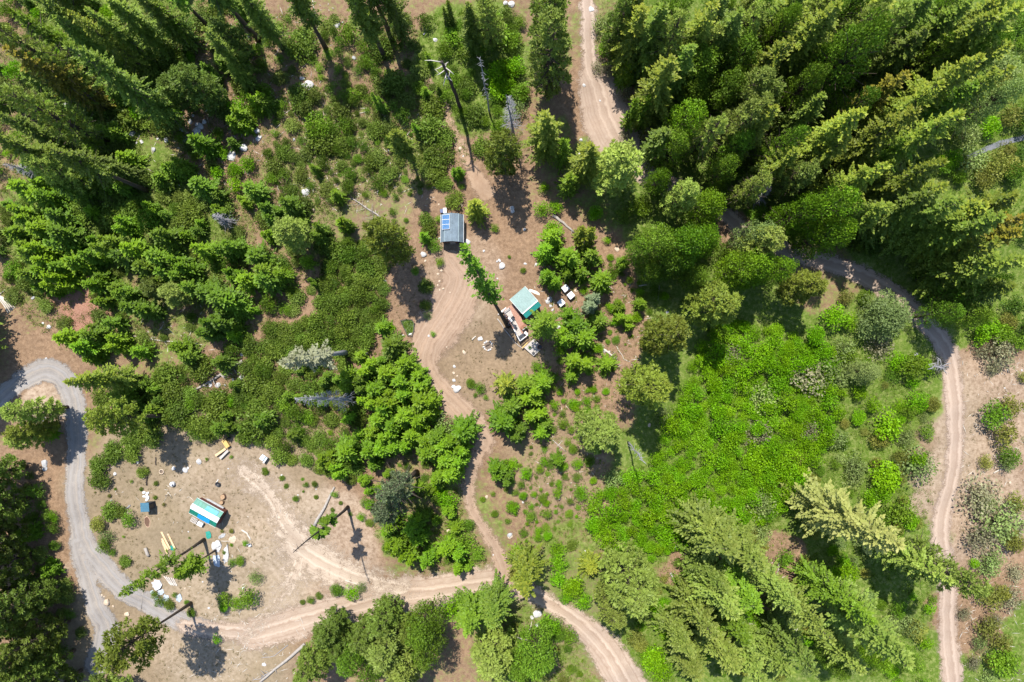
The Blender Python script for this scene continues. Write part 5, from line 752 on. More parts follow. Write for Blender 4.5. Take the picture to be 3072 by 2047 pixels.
RK = {'A': [(888, 905, 30), (1125, 945, 20), (1070, 940, 10), (960, 960, 14), (925, 965, 8), (700, 825, 12), (1325, 885, 30), (1350, 850, 26), (1372, 820, 18), (1330, 840, 16), (1210, 710, 25), (1195, 690, 14), (1240, 935, 25, 'g'), (1490, 610, 25), (1475, 585, 14), (1070, 635, 15), (1635, 535, 18), (1620, 465, 8), (1725, 880, 22), (1740, 930, 24), (1640, 1000, 30), (1555, 1050, 35), (1175, 140, 15, 'g'), (925, 355, 15), (445, 715, 24, 'g'), (878, 1312, 12), (1600, 430, 14, 'g'), (1285, 820, 18, 'g'), (1390, 740, 16), (1405, 770, 12), (1300, 780, 10), (1225, 880, 18, 'g'), (1530, 690, 14), (760, 815, 10), (1060, 760, 8), (1130, 850, 14), (1040, 1010, 16, 'g')],
 'B': [(330, 530, 18), (375, 580, 38), (345, 575, 22), (555, 165, 28), (680, 395, 15, 'g'), (1220, 262, 16), (1145, 220, 8), (945, 140, 8), (930, 195, 18, 'g'), (350, 1290, 28), (1735, 40, 25), (1695, 30, 16), (915, 1015, 12), (495, 855, 12), (1740, 1415, 18), (1390, 1000, 14, 't'), (1410, 1050, 7), (735, 970, 10, 't'), (70, 705, 10), (270, 935, 10, 'g'), (1395, 1380, 14, 't'), (1375, 1410, 10, 't'), (1250, 1380, 7, 't'), (405, 1410, 8, 't'), (370, 1440, 8, 't'), (600, 150, 8)],
 'C': [(570, 75, 18), (520, 575, 12), (628, 675, 8), (500, 940, 12), (495, 1035, 18), (35, 1400, 18), (560, 60, 12)],
 'E': [(325, 720, 17), (318, 930, 7), (1460, 1110, 20), (1412, 1108, 18), (1580, 1100, 18), (1565, 1075, 10), (1620, 1060, 20), (1630, 905, 14), (1508, 1112, 8), (1480, 1160, 9), (1415, 1155, 6), (1605, 1030, 6), (320, 1340, 18, 'g'), (265, 1410, 12), (282, 1395, 10), (292, 1440, 18, 'g'), (1590, 1375, 15), (575, 1330, 8), (285, 695, 9), (80, 410, 12, 'g'), (1015, 400, 12, 'g'), (230, 525, 14, 'g')],
 'F': [(1145, 230, 22), (1155, 275, 9, 't'), (1240, 362, 10, 't'), (1262, 340, 10, 't'), (1250, 412, 9, 't'), (1238, 438, 8, 't'), (1275, 462, 9, 't'), (1250, 470, 7, 't'), (1320, 487, 6, 't'), (1490, 355, 16, 't'), (1670, 310, 24), (1655, 275, 13), (1638, 280, 8), (1440, 145, 20), (885, 412, 12), (868, 470, 10), (690, 400, 12, 'g'), (875, 490, 9), (1180, 780, 10), (1525, 800, 18), (1350, 985, 11), (1345, 1030, 11, 't'), (1347, 1080, 13), (1370, 1135, 30), (1345, 1125, 18), (1230, 1235, 11, 't'), (1255, 1300, 18), (995, 850, 8), (1003, 775, 7), (590, 1030, 18), (615, 1020, 12), (760, 900, 10), (270, 720, 12), (1300, 855, 6, 't'), (1370, 1050, 8, 't'), (1415, 890, 16, 't'), (1550, 210, 10), (1640, 395, 6), (1250, 125, 8), (1420, 900, 8, 't')],
 'G': [(200, 300, 12), (125, 296, 11), (925, 375, 8), (1080, 620, 10), (740, 200, 18, 't'), (290, 535, 22), (275, 550, 16), (310, 605, 11), (296, 578, 12), (660, 880, 13), (690, 885, 8), (465, 478, 14, 't'), (480, 635, 12, 't'), (960, 1380, 14, 't'), (950, 650, 8, 't'), (340, 660, 7), (355, 690, 8), (120, 65, 12, 'g')],
 'I': [(780, 165, 13), (930, 88, 12), (1170, 128, 16), (1250, 140, 20), (1268, 128, 10), (1285, 115, 8, 't'), (1340, 85, 20), (1535, 133, 6), (730, 1025, 24, 't'), (845, 1117, 18, 't'), (765, 1055, 8, 't'), (690, 980, 8, 't'), (705, 990, 6, 't'), (750, 345, 8, 'g'), (1225, 0, 0) if False else (1270, 555, 6), (1635, 935, 12), (1410, 1065, 9), (1360, 895, 6), (1240, 940, 7, 't'), (1060, 975, 9, 't'), (1165, 975, 9, 't'), (290, 100, 26, 'g'), (292, 135, 18, 'g'), (1560, 1010, 5)],
 'J': [(1725, 580, 20, 'g'), (1680, 1020, 6), (1312, 550, 14, 't'), (298, 312, 6), (1568, 325, 12, 't'), (1612, 712, 5), (185, 180, 8), (80, 1440, 16), (420, 272, 5)],
 'K': [(205, 1100, 30), (170, 1128, 14), (205, 1175, 18), (535, 690, 15), (25, 590, 18, 't'), (110, 360, 9), (1140, 665, 16), (1200, 1420, 18, 'g'), (1150, 1350, 16, 'g'), (1560, 1270, 18, 'g'), (1620, 1250, 12)],
 'H': [(1065, 905, 14), (1780, 1010, 7), (430, 1275, 6), (1660, 1130, 6)], 'L': [(1690, 225, 10, 't'), (180, 1270, 12), (500, 890, 10)], 'D': [(70, 365, 12, 't')]}
for tl, l in RK.items():
    for q in l: rock(tl, *q[:3], *(q[3:4] or ('w',)))

# ------------------------------------------------------------------ dead standing trees, logs
def log(pts, r0, r1, mat, name, label, nbr=0, brl=1.2, seed=0, fan=0, z=None, cat='log', group=None):
    """fallen trunk along photograph points"""
    P3 = [Vector(at(px, py, (r0 + (r1 - r0) * i / (len(pts) - 1)) * .8)) for i, (px, py) in enumerate(pts)]
    o0 = P3[0].copy(); Q = []
    for i in range(len(P3) - 1):
        for u in (0, .34, .67): Q.append(P3[i].lerp(P3[i + 1], u) - o0)
    Q.append(P3[-1] - o0); n = len(Q); rr = random.Random(seed)
    for i in range(1, n - 1): Q[i] += Vector((rr.gauss(0, .05), rr.gauss(0, .05), rr.gauss(0, .015)))
    root = empty(name, o0, 0, label, cat, group)
    MB().tube(Q, [r0 + (r1 - r0) * i / (n - 1) for i in range(n)], 9).build('trunk', mat, root, True)
    ax = (Q[-1] - Q[0]).normalized(); sd = ax.cross(Vector((0, 0, 1)))
    for i in range(nbr):
        u = .35 + .62 * rr.random(); p = Q[0].lerp(Q[-1], u); s = rr.choice((-1, 1)); l = brl * (.4 + .8 * rr.random())
        e = p + sd * s * l + ax * l * rr.uniform(-.1, .9) + Vector((0, 0, rr.uniform(-.02, .25) * l))
        if nbr > 30 and i: continue
        MB().tube([p, p.lerp(e, .5) + Vector((0, 0, .06)), e], [max(.028, r1 * .45), max(.022, r1 * .3), .012], 5).build('branch', mat, root, True)
    for i in range(fan):
        a = rr.uniform(-1.25, 1.25); l = rr.uniform(.7, 1.9); d = (-ax * math.cos(a) + sd * math.sin(a)) * l + Vector((0, 0, rr.uniform(.0, .35)))
        MB().tube([Q[0], Q[0] + d * .6 + Vector((0, 0, .12)), Q[0] + d], [.07, .05, .02], 5).build('root', mat, root, True)
    return root
def TP(tl, *xy): return [T(tl, *p) for p in xy]
log(TP('E', (1205, 1205), (1400, 1090), (1635, 948)), .14, .30, DEADWOOD, 'fallen_log', 'long grey fallen log with splayed branches beside white rocks', 12, 1.3, 3, 8)
log(TP('E', (1295, 835), (1080, 812), (890, 780)), .12, .06, DEADPALE, 'fallen_log', 'thin pale fallen trunk across the grassy patch in the left woods', 3, .6, 4)
log(TP('E', (1300, 690), (1262, 850), (1238, 965)), .08, .05, DEADPALE, 'fallen_log', 'slim pale pole crossing the end of a thin fallen trunk', 0, .6, 5)
log(TP('E', (1640, 130), (1600, 170)), .10, .08, DEADPALE, 'fallen_log', 'short pale broken log below a grey dead tree in the left woods', 0, .6, 6)
log(TP('J', (545, 255), (480, 390), (408, 522)), .17, .30, DEADWOOD, 'fallen_log', 'grey fallen log pointing down at the pale clearing', 0, 1, 7)
log(TP('G', (645, 868), (740, 940)), .22, .12, DEADPALE, 'fallen_log', 'short white weathered log between the young conifers right of the cabin', 3, .7, 8)
log(TP('G', (740, 850), (790, 940), (830, 952)), .07, .05, DEADPALE, 'fallen_log', 'bent pale stick right of the short white weathered log', 1, .4, 9)
log(TP('G', (890, 442), (945, 436)), .09, .06, DEADPALE, 'fallen_log', 'short bleached branch above the olive-topped pine', 1, .5, 10)
log(TP('G', (1020, 540), (1030, 440)), .07, .04, DEADPALE, 'fallen_log', 'upright bleached stick lying left of the yellow-tipped broad pine', 1, .5, 11)
log(TP('G', (310, 1480), (400, 1560)), .10, .05, DEADWOOD, 'fallen_log', 'thin grey log beside the track below the young conifers', 1, .5, 12)
log(TP('C', (310, 1450), (380, 1500), (452, 1562)), .30, .16, DEADWOOD, 'fallen_log', 'brown-grey log among the lime bushes above the young conifers', 2, .6, 13)
log(TP('K', (20, 1250), (130, 1275), (225, 1298)), .16, .09, DEADPALE, 'fallen_log', 'white fallen log left of the lower dirt road', 1, .8, 14)
log(TP('K', (70, 1322), (130, 1342)), .17, .14, DEADPALE, 'fallen_log', 'short white log piece below a longer white log', 0, .4, 15)
log(TP('K', (140, 1265), (170, 1150)), .08, .05, DEADPALE, 'fallen_log', 'thin yellowed pole below the large white rock by the lower road', 0, .4, 16)
log(TP('K', (1100, 830), (1155, 930)), .20, .15, DEADWOOD, 'fallen_log', 'grey log end showing between light pines below the thicket', 0, .4, 17)
log(TP('K', (1620, 870), (1690, 940)), .10, .07, DEADPALE, 'fallen_log', 'bleached pole in the gap between light pines', 1, .5, 18)
log(TP('L', (1580, 160), (1650, 112)), .13, .10, DEADPALE, 'fallen_log', 'short bleached log on bare ground at the right edge', 0, .4, 19)
log(TP('L', (130, 850), (160, 740)), .12, .09, DEADWOOD, 'fallen_log', 'pale log left of the straw-green fir', 1, .6, 20)
log(TP('L', (300, 790), (370, 860)), .07, .04, DEADWOOD, 'fallen_log', 'thin grey stick under the straw-green fir', 2, .8, 21)
log(TP('A', (1120, 795), (1225, 728)), .10, .07, DEADPALE, 'fallen_log', 'pale pole beside the grey rock pile', 1, .5, 22)
log(TP('A', (1130, 815), (1240, 745)), .08, .06, DEADWOOD, 'fallen_log', 'second grey pole beside the rock pile', 2, .7, 23)
log(TP('A', (1600, 635), (1790, 575)), .10, .07, BURNT, 'fallen_log', 'dark charred pole in the upper left woods', 1, .6, 24)
log(TP('B', (400, 0), (415, 100), (430, 220)), .09, .05, DEADPALE, 'fallen_log', 'pale brushy stick near the top edge of the upper left woods', 8, .9, 25)
log(TP('B', (945, 1565), (830, 1440), (655, 1330)), .22, .08, DEADWOOD, 'fallen_tree', 'grey dead tree lying with bare branches left of the blue-roofed shed', 26, 1.5, 26, 3, cat='log')
log(TP('B', (700, 760), (780, 748)), .07, .04, DEADPALE, 'fallen_log', 'pale twig bundle in the shade of the upper woods', 3, .5, 27)
log(TP('B', (565, 1260), (570, 1205)), .05, .04, DEADPALE, 'fallen_log', 'thin white upright stick in the upper left scrub', 0, .5, 28)
log(TP('B', (560, 1110), (575, 1130)), .08, .06, DEADPALE, 'fallen_log', 'stubby white stick in the upper left scrub', 0, .5, 29)
log(TP('J', (355, 1300), (220, 1420), (40, 1565)), .30, .18, DEADWOOD, 'fallen_log', 'thick brown log in the brush pile below the dirt road', 3, .9, 30)
log(TP('J', (325, 1340), (330, 1480)), .16, .13, BURNT, 'fallen_log', 'dark upright log in the brush pile below the dirt road', 0, .9, 31)
log(TP('J', (610, 1225), (700, 1190)), .09, .06, DEADWOOD, 'fallen_log', 'thin log along the lower edge of the dirt road', 1, .5, 32)
log(TP('J', (240, 1310), (150, 1380), (60, 1400)), .07, .04, DEADGREY, 'fallen_log', 'grey brushy branch at the top of the brush pile', 9, .9, 33)
log(TP('J', (150, 1470), (60, 1530), (0, 1545)), .08, .04, DEADGREY, 'fallen_log', 'grey brushy branch at the foot of the brush pile', 9, .9, 34)
log(TP('J', (620, 880), (740, 918)), .08, .05, DEADPALE, 'fallen_log', 'pale pole above the two roadside bushes', 2, .6, 35)
log(TP('E', (0, 520), (45, 470)), .12, .10, DEADWOOD, 'cut_log', 'short dark-ended log across the top of the left edge log pile', 0, .4, 36)
for i in range(5):
    log(TP('E', (-10 + i * 12, 500 + i * 6), (72 + i * 11, 628 - i * 9)), .13, .10, DEADPALE, 'cut_log', ['leftmost', 'second from the left', 'middle', 'second from the right', 'rightmost'][i] + ' pale log in the pile at the left edge', 0, .4, 40 + i, group='logs piled at the left edge')
# lower left yard logs
log(TP('I', (985, 660), (1010, 715)), .28, .26, DEADWOOD, 'cut_log', 'short thick grey log left of the lumber stack', 0, .4, 50)
log(TP('I', (998, 120), (990, 180), (985, 245)), .14, .11, BURNT, 'burnt_log', 'charred log standing lengthwise beside a small round shrub', 1, .5, 51)
log(TP('I', (1050, 55), (1052, 108)), .10, .09, BURNT, 'burnt_log', 'short charred post near the shrub shadow in the yard', 0, .4, 52)
log(TP('I', (850, 400), (880, 380)), .14, .10, DEADGREY, 'burnt_log', 'dark crooked stump wood between two yard shrubs', 3, .4, 53)
log(TP('I', (1480, 622), (1555, 624)), .07, .06, DEADPALE, 'fallen_log', 'yellow pole left of the star-shaped pale stone', 0, .4, 54)
log(TP('I', (1130, 290), (1160, 325)), .05, .04, DEADPALE, 'fallen_log', 'right stick of the three forming a triangle in the yard', 0, .4, 55)
log(TP('I', (1140, 285), (1115, 320)), .05, .04, DEADPALE, 'fallen_log', 'left stick of the three forming a triangle in the yard', 0, .4, 56)
log(TP('I', (1115, 312), (1160, 316)), .05, .04, BURNT, 'fallen_log', 'dark bottom stick of the three forming a triangle in the yard', 0, .4, 57)
log(TP('I', (1620, 548), (1660, 570), (1685, 610)), .17, .12, DEADPALE, 'fallen_log', 'curved white log at the right side of the yard', 0, .5, 58)
log(TP('I', (940, 1080), (960, 960)), .06, .04, DEADWOOD, 'fallen_log', 'thin grey stick beside the gravel road under the sparse fir', 3, .6, 59)

def snag(base, apex, h, r0, r1, mat, label, name='dead_snag', br=(), brmat=None, tuft=None, twigs=0, seed=1):
    bx, by = S2W(*base); ax, ay = S2W(apex[0], apex[1], h); z = gzf(bx, by); d = Vector((ax - bx, ay - by, h)); rr = random.Random(seed)
    root = empty(name, (bx, by, z), 0, label, 'tree'); n = 9
    pts = [d * (i / (n - 1)) + Vector((rr.gauss(0, .06), rr.gauss(0, .06), -.4 if i == 0 else 0)) for i in range(n)]
    MB().tube(pts, [r0 * (1.3 if i == 0 else 1) + (r1 - r0) * i / (n - 1) for i in range(n)], 9).build('trunk', mat, root, True)
    for (u, a, l, up) in br:
        p = d * u; a = math.radians(a); q = p + Vector((math.cos(a) * l, math.sin(a) * l, up * l)); mid = p.lerp(q, .55) + Vector((rr.gauss(0, .12), rr.gauss(0, .12), .15 * l))
        bo = MB().tube([p, mid, q], [.10, .075, .03], 5).build('branch', brmat or mat, root, True)
        MB().tube([mid, mid + Vector((rr.gauss(0, .5), rr.gauss(0, .5), .3))], [.05, .02], 4).build('twig', brmat or mat, bo, True)
    if twigs:
        b = MB()
        for i in range(twigs):
            u = .3 + .68 * rr.random(); p = d * u; a = rr.random() * 6.28; l = rr.uniform(.3, 1.2) * (1.2 - u * .7)
            b.tube([p, p + Vector((math.cos(a) * l, math.sin(a) * l, -.15 * l))], [.035, .014], 4, False)
        b.build('twigs', brmat or mat, root)
    if tuft:
        for (u, R, side) in tuft:
            rg2 = np.random.default_rng(seed + int(u * 100)); Lv = Leaves(); c = d * u
            for k in range(7):
                a = side + rg2.normal() * .9; L = R * (.5 + .7 * rg2.random()); dd = np.array([math.cos(a), math.sin(a), -.12]); s = np.linspace(.1, 1, 9)
                p = np.array(c) + dd * (L * s)[:, None] + rg2.normal(size=(9, 3)) * .05
                for sg in (-1, 1): Lv.add(p, dd + sg * .9 * np.array([-dd[1], dd[0], 0]) + rg2.normal(size=(9, 3)) * .2, np.tile([0, 0, 1.], (9, 1)) + rg2.normal(size=(9, 3)) * .4, .6, .34, .5 + rg2.normal(size=9) * .15, rg2.random(9))
            link('tuft', Lv.mesh('tuft'), MATS['young_dark'], root)
    return root
snag(T('B', 1402, 752), T('B', 1270, 410), 21.3, .34, .20, BURNT, 'tall broken snag with pale bare limbs at its top', br=[(.98, 178, 2.6, .15), (.93, 200, 1.5, -.2), (.90, -40, 1.8, .1), (.86, 205, 1.6, -.3), (.82, -65, 1.3, 0), (.80, 250, 1.9, -.3), (.74, -50, 1., 0), (.88, 60, 1., .2)], brmat=DEADPALE, seed=3)
snag(T('B', 1590, 770), T('B', 1520, 385), 18, .16, .05, DEADGREY, 'thin grey bare snag right of the tall broken snag', twigs=50, seed=4)
snag(T('J', 635, 390), T('J', 262, 700), 28, .26, .05, BURNT, 'nearly bare tree with one green tuft over the pale clearing', tuft=[(.40, 1.1, .6), (.47, 1.2, 2.4), (.56, 1.3, 4.4), (.52, .9, 5.4), (.61, .9, 3.4)], twigs=40, seed=5)
snag((1884, 1325), T('K', 930, 98), 20, .15, .06, DEADGREY, 'grey bare snag at the upper left border of the lime thicket', twigs=30, seed=6)
snag(T('B', 670, 40), T('B', 630, -60), 12, .16, .08, BURNT, 'short dark snag at the top edge beside a thick reddish trunk', twigs=20, seed=7)
snag(T('H', 1300, 990), T('H', 1190, 985), 6, .10, .04, DEADGREY, 'low silvery dead tree at the right-hand road bend', br=[(.5, 20, 1.8, .1), (.6, 170, 2., .1), (.7, 90, 1.4, .2), (.4, -60, 1.6, 0), (.8, -20, 1.5, .1), (.45, 120, 2., .1), (.9, 200, 1.4, .2)], twigs=60, seed=8)

# stumps
def stump(tl, x, y, r, label):
    p = at(*T(tl, x, y)); root = empty('tree_stump', p, 0, label, 'stump'); n = 12; b = MB()
    prof = [(1.45, -.05), (1.12, .12), (1.0, .34)]
    vs = []; 
    for q, z in prof:
        for j in range(n): a = j * 6.283 / n; k = q * r * (1 + .10 * math.sin(3 * a + x)); vs.append((k * math.cos(a), k * math.sin(a), z))
    fs = [(i * n + j, i * n + (j + 1) % n, (i + 1) * n + (j + 1) % n, (i + 1) * n + j) for i in range(2) for j in range(n)]
    b.add(vs, fs); b.build('bark', BARK_RED, root, True)
    MB().prism([(.97 * r * math.cos(j * 6.283 / n), .97 * r * math.sin(j * 6.283 / n)) for j in range(n)], .2, .345).build('cut_face', plain('cut_wood', (.40, .26, .15), .8, .35, 4.), root)
stump('I', 1500, 322, .42, 'brown stump above right of the striped shed'); stump('I', 1490, 360, .32, 'smaller brown stump closest to the corner of the striped shed'); stump('I', 1045, 322, .2, 'tiny dark stump right of the white junk pile')

# ------------------------------------------------------------------ buildings and yard things
SHINGLE = plain('grey_blue_roofing', (.165, .215, .255), .75, .38, 1.0, bmp=.3)
WALLBR = plain('brown_boards', (.13, .075, .055), .85, .3, 2.); WALLRED = plain('red_brown_boards', (.15, .055, .04), .85, .3, 2.)
TRIM = plain('white_trim', (.60, .60, .59), .6, .15, 3.); WHITE = plain('white_plastic', (.58, .595, .61), .45, .12, 3., spec=.5); BLACK = plain('black_metal', (.025, .026, .03), .5, .3, 4., spec=.5)
GREENM = plain('green_metal', (.008, .19, .13), .5, .35, 1.5, spec=.5); BLUET = plain('blue_tarp', (.01, .27, .66), .5, .25, 2.5, spec=.5, bmp=.5); WHITET = plain('white_tarp', (.66, .67, .68), .6, .08, 1.5, bmp=.4)
MINT = plain('mint_metal', (.235, .325, .305), .65, .24, .8, spec=.15); TEALM = plain('teal_metal', (.03, .26, .23), .4, .15, 1., spec=.5)
BLUEM = plain('blue_metal', (.055, .15, .215), .5, .2, 2., spec=.5); GREYM = plain('grey_metal', (.42, .43, .44), .45, .2, 2., metallic=.4)
DECKG = plain('grey_deck_wood', (.46, .42, .38), .8, .25, 3.); DECKR = plain('red_deck_wood', (.40, .215, .155), .75, .25, 3.); LUMB = plain('fresh_lumber', (.62, .43, .25), .75, .2, 3.); YELW = plain('yellow_wood', (.58, .38, .13), .75, .2, 3.)
GLASS = plain('dark_glass', (.04, .05, .06), .15, .2, 2., spec=.6); BROWN = plain('brown_wood', (.30, .14, .085), .75, .25, 3.); SLATE = plain('blue_grey_slab', (.40, .45, .50), .7, .25, 1.5)
m, t, b, out = new_mat('solar_cells'); tc = obj_pos(t)
br = t.nodes.new('ShaderNodeTexBrick'); br.offset = 0; br.inputs['Scale'].default_value = 1.; br.inputs['Brick Width'].default_value = .16; br.inputs['Row Height'].default_value = .16; br.inputs['Mortar Size'].default_value = .007
br.inputs['Color1'].default_value = c4((.025, .10, .24)); br.inputs['Color2'].default_value = c4((.03, .115, .27)); br.inputs['Mortar'].default_value = c4((.35, .5, .65))
t.links.new(tc, br.inputs['Vector']); t.links.new(br.outputs[0], b.inputs['Base Color']); b.inputs['Roughness'].default_value = .18; setin(b, 'Specular IOR Level', .6); SOLAR = m

def gambrel(name, centre, rz, length, prof, roofmats, wallmat, label, over=.16, skew=0., cat='shed'):
    """prof: half profile [(y, z) eave, break, ridge]; length along local x"""
    x, y = S2W(*centre); z = min(gzf(x + dx, y + dy) for dx in (-2, 0, 2) for dy in (-2, 0, 2)); root = empty(name, (x, y, z - .02), rz, label, cat)
    (ye, ze), (yb, zb), (yr, zr) = prof; L = length / 2
    w = ye - .10
    for s in (-1, 1):
        MB().box((0, s * w, (ze - .02) / 2), (length - .12, .08, ze - .02)).build('side_wall', wallmat, root)
        poly = [(-w + .05, 0.), (w - .05, 0.), (w - .05, ze - .03), (yb - .02, zb - .06), (0, zr - .06), (-yb + .02, zb - .06), (-w + .05, ze - .03)]
        vs = [(s * (L - .10), p[0], p[1]) for p in poly] + [(s * (L - .02), p[0], p[1]) for p in poly]; n = len(poly)
        MB().add(vs, [tuple(range(n)), tuple(range(2 * n - 1, n - 1, -1))] + [(i, i + n, (i + 1) % n + n, (i + 1) % n) for i in range(n)]).build('end_wall', wallmat, root)
    Lo = L + over
    for s in (-1, 1):
        a, bq, c = (s * (ye + .12), ze - .12), (s * yb, zb), (0, zr)
        for (p, q, mt, nm) in ((a, bq, roofmats[0], 'lower_roof_slope'), (bq, c, roofmats[1], 'upper_roof_slope')):
            quad = [(-Lo, p[0], p[1]), (Lo, p[0], p[1]), (Lo, q[0], q[1]), (-Lo, q[0], q[1])]
            if s > 0: quad = quad[::-1]
            MB().slab(quad, .05).build(nm, mt, root)
        MB().box((0, s * (ye + .145), ze - .15), (2 * Lo, .05, .10)).build('fascia', TRIM, root)
    return root
# shed with the solar panels: ridge runs up the picture
sh = gambrel('solar_shed', (1360, 692), math.pi / 2, 4.5, [(1.85, 2.3), (1.22, 3.15), (0, 3.62)], (SHINGLE, SHINGLE), WALLBR, 'small barn-shaped shed with grey-blue roof and three solar panels')
MB().box((0, 0, 3.635), (4.84, .22, .03)).build('ridge_cap', SHINGLE, sh)
for s in (-1, 1): MB().box((0, s * 1.235, 3.165), (4.84, .10, .03), 0).build('roof_seam', plain('roof_seam_grey', (.23, .30, .32), .7, .2, 2.), sh)
MB().box((-2.31, .0, 1.0), (.05, .95, 1.95)).build('door', plain('grey_door', (.25, .24, .22), .8, .2, 2.), sh)
MB().box((-2.31, -1.15, 1.4), (.05, .6, .6)).build('window', GLASS, sh)
sl = math.atan2(3.62 - 3.15, 1.22)
for i in range(3):
    cx = 1.72 - i * .84
    pn = empty('solar_panel', (cx, .92, 3.50 + (1.22 - .92) * 0)); pn.parent = sh; pn.rotation_euler = (-sl * .9, 0, 0)
    MB().box((0, 0, 0), (.80, 1.36, .03)).build('cells', SOLAR, pn)
    f = MB()
    for (c, q) in (((0, .70, .005), (.84, .055, .06)), ((0, -.70, .005), (.84, .055, .06)), ((.405, 0, .005), (.05, 1.345, .06)), ((-.405, 0, .005), (.05, 1.345, .06))): f.box(c, q)
    f.build('frame', TRIM, pn)
for y in (.5, 1.3): MB().box((.86, y, 3.43 - (y - .5) * .3), (2.7, .05, .05)).build('mounting_rail', GREYM, sh)

# striped shed in the lower left yard
st = gambrel('striped_shed', (633, 1531), -math.radians(28.9), 5.0, [(1.36, 2.28), (.50, 2.64), (0, 2.76)], (GREENM, GREENM), WALLRED, 'small shed with green roof under a white strip and blue tarps', .12)
vs = []; nn = 24
for i in range(nn + 1):
    x = -2.66 + 5.32 * i / nn
    for (yy, zz) in ((-.49, 2.68), (-.25, 2.735), (0, 2.795), (.25, 2.735), (.49, 2.68)): vs.append((x, yy + .012 * math.sin(i * 1.9 + yy * 9), zz + .008 * math.sin(i * 2.3 + yy * 7)))
MB().add(vs, [(i * 5 + j, (i + 1) * 5 + j, (i + 1) * 5 + j + 1, i * 5 + j + 1) for i in range(nn) for j in range(4)]).build('white_cover', WHITET, st, True)
def tarp(x0, x1, pts, label):
    vs = []; n = 10; rr = random.Random(int(x0 * 10))
    for i in range(n + 1):
        x = x0 + (x1 - x0) * i / n
        for j, (yy, zz) in enumerate(pts): vs.append((x, yy + rr.uniform(-.035, .035), zz + .03 + rr.uniform(0, .03)))
    k = len(pts); o = MB().add(vs, [(i * k + j, (i + 1) * k + j, (i + 1) * k + j + 1, i * k + j + 1) for i in range(n) for j in range(k - 1)]).build('tarp', BLUET, st, True); o['label'] = label
tarp(-.25, 1.95, [(.48, 2.67), (.72, 2.545), (.98, 2.425), (1.22, 2.32)], 'blue tarp over the upper green slope')
tarp(-.95, 1.35, [(-1.50, 2.155), (-1.22, 2.32), (-.98, 2.425), (-.66, 2.57)], 'blue tarp over the lower green slope')
for i in range(9):
    for s in (-1, 1): MB().box((-2.4 + i * .6, s * .99, 2.415), (.03, 1.04, .03), 0, -s * .45).build('roof_rib', GREENM, st)
MB().box((2.49, .25, .95), (.05, .8, 1.8)).build('door', plain('dark_door', (.05, .035, .03), .8, .2, 2.), st)
def yard(name, px, py, rz, label, cat, dz=0.): return empty(name, at(px, py, dz), rz, label, cat)
# things beside the striped shed
q = yard('metal_sheet', 634, 1504, -math.radians(28.9), 'long narrow grey sheet lying along the upper wall of the striped shed', 'sheet')
MB().box((.0, .0, .05), (5.0, .45, .03)).build('panel', GREYM, q)
for i in range(4): MB().box((0, -.16 + i * .107, .075), (5.0, .03, .02)).build('rib', GREYM, q)
q = yard('pallet', 583, 1561, -math.radians(28.9), 'grey slatted pallet below the striped shed', 'pallet')
for i in range(5): MB().box((-.5 + i * .25, 0, .13), (.14, .9, .025)).build('slat', DECKG, q)
for i in range(3): MB().box((0, -.38 + i * .38, .055), (1.15, .09, .11)).build('runner', DECKG, q)
q = yard('white_chest', 603, 1571, -math.radians(28.9), 'white box standing right of the pallet below the striped shed', 'box')
MB().box((0, 0, .28), (.95, .7, .52)).build('body', WHITE, q, bevel=.04); MB().box((0, 0, .575), (1.0, .75, .07)).build('lid', WHITE, q, bevel=.02)
# outhouse
x, y = S2W(459, 1513); q = empty('outhouse', (x, y, gzf(x, y)), math.radians(4), 'small dark outhouse with a blue ribbed metal roof', 'outhouse')
for s in (-1, 1):
    MB().box((s * .58, 0, 1.0), (.06, 1.2, 2.0)).build('side_wall', plain('dark_boards', (.05, .05, .055), .85, .3, 3.), q); MB().box((0, s * .57, 1.0), (1.09, .06, 2.0)).build('end_wall', MATS['dark_boards'], q)
MB().slab([(-.85, -.78, 2.02), (.72, -.78, 2.2), (.72, .78, 2.2), (-.85, .78, 2.02)], .04).build('roof', BLUEM, q)
for i in range(6): MB().box((-.065, -.7 + i * .28, 2.125), (1.56, .035, .03), 0, 0, -math.atan2(.18, 1.57)).build('roof_rib', BLUEM, q)
MB().box((.625, 0, 1.25), (.03, .6, 1.3)).build('door', BLACK, q)
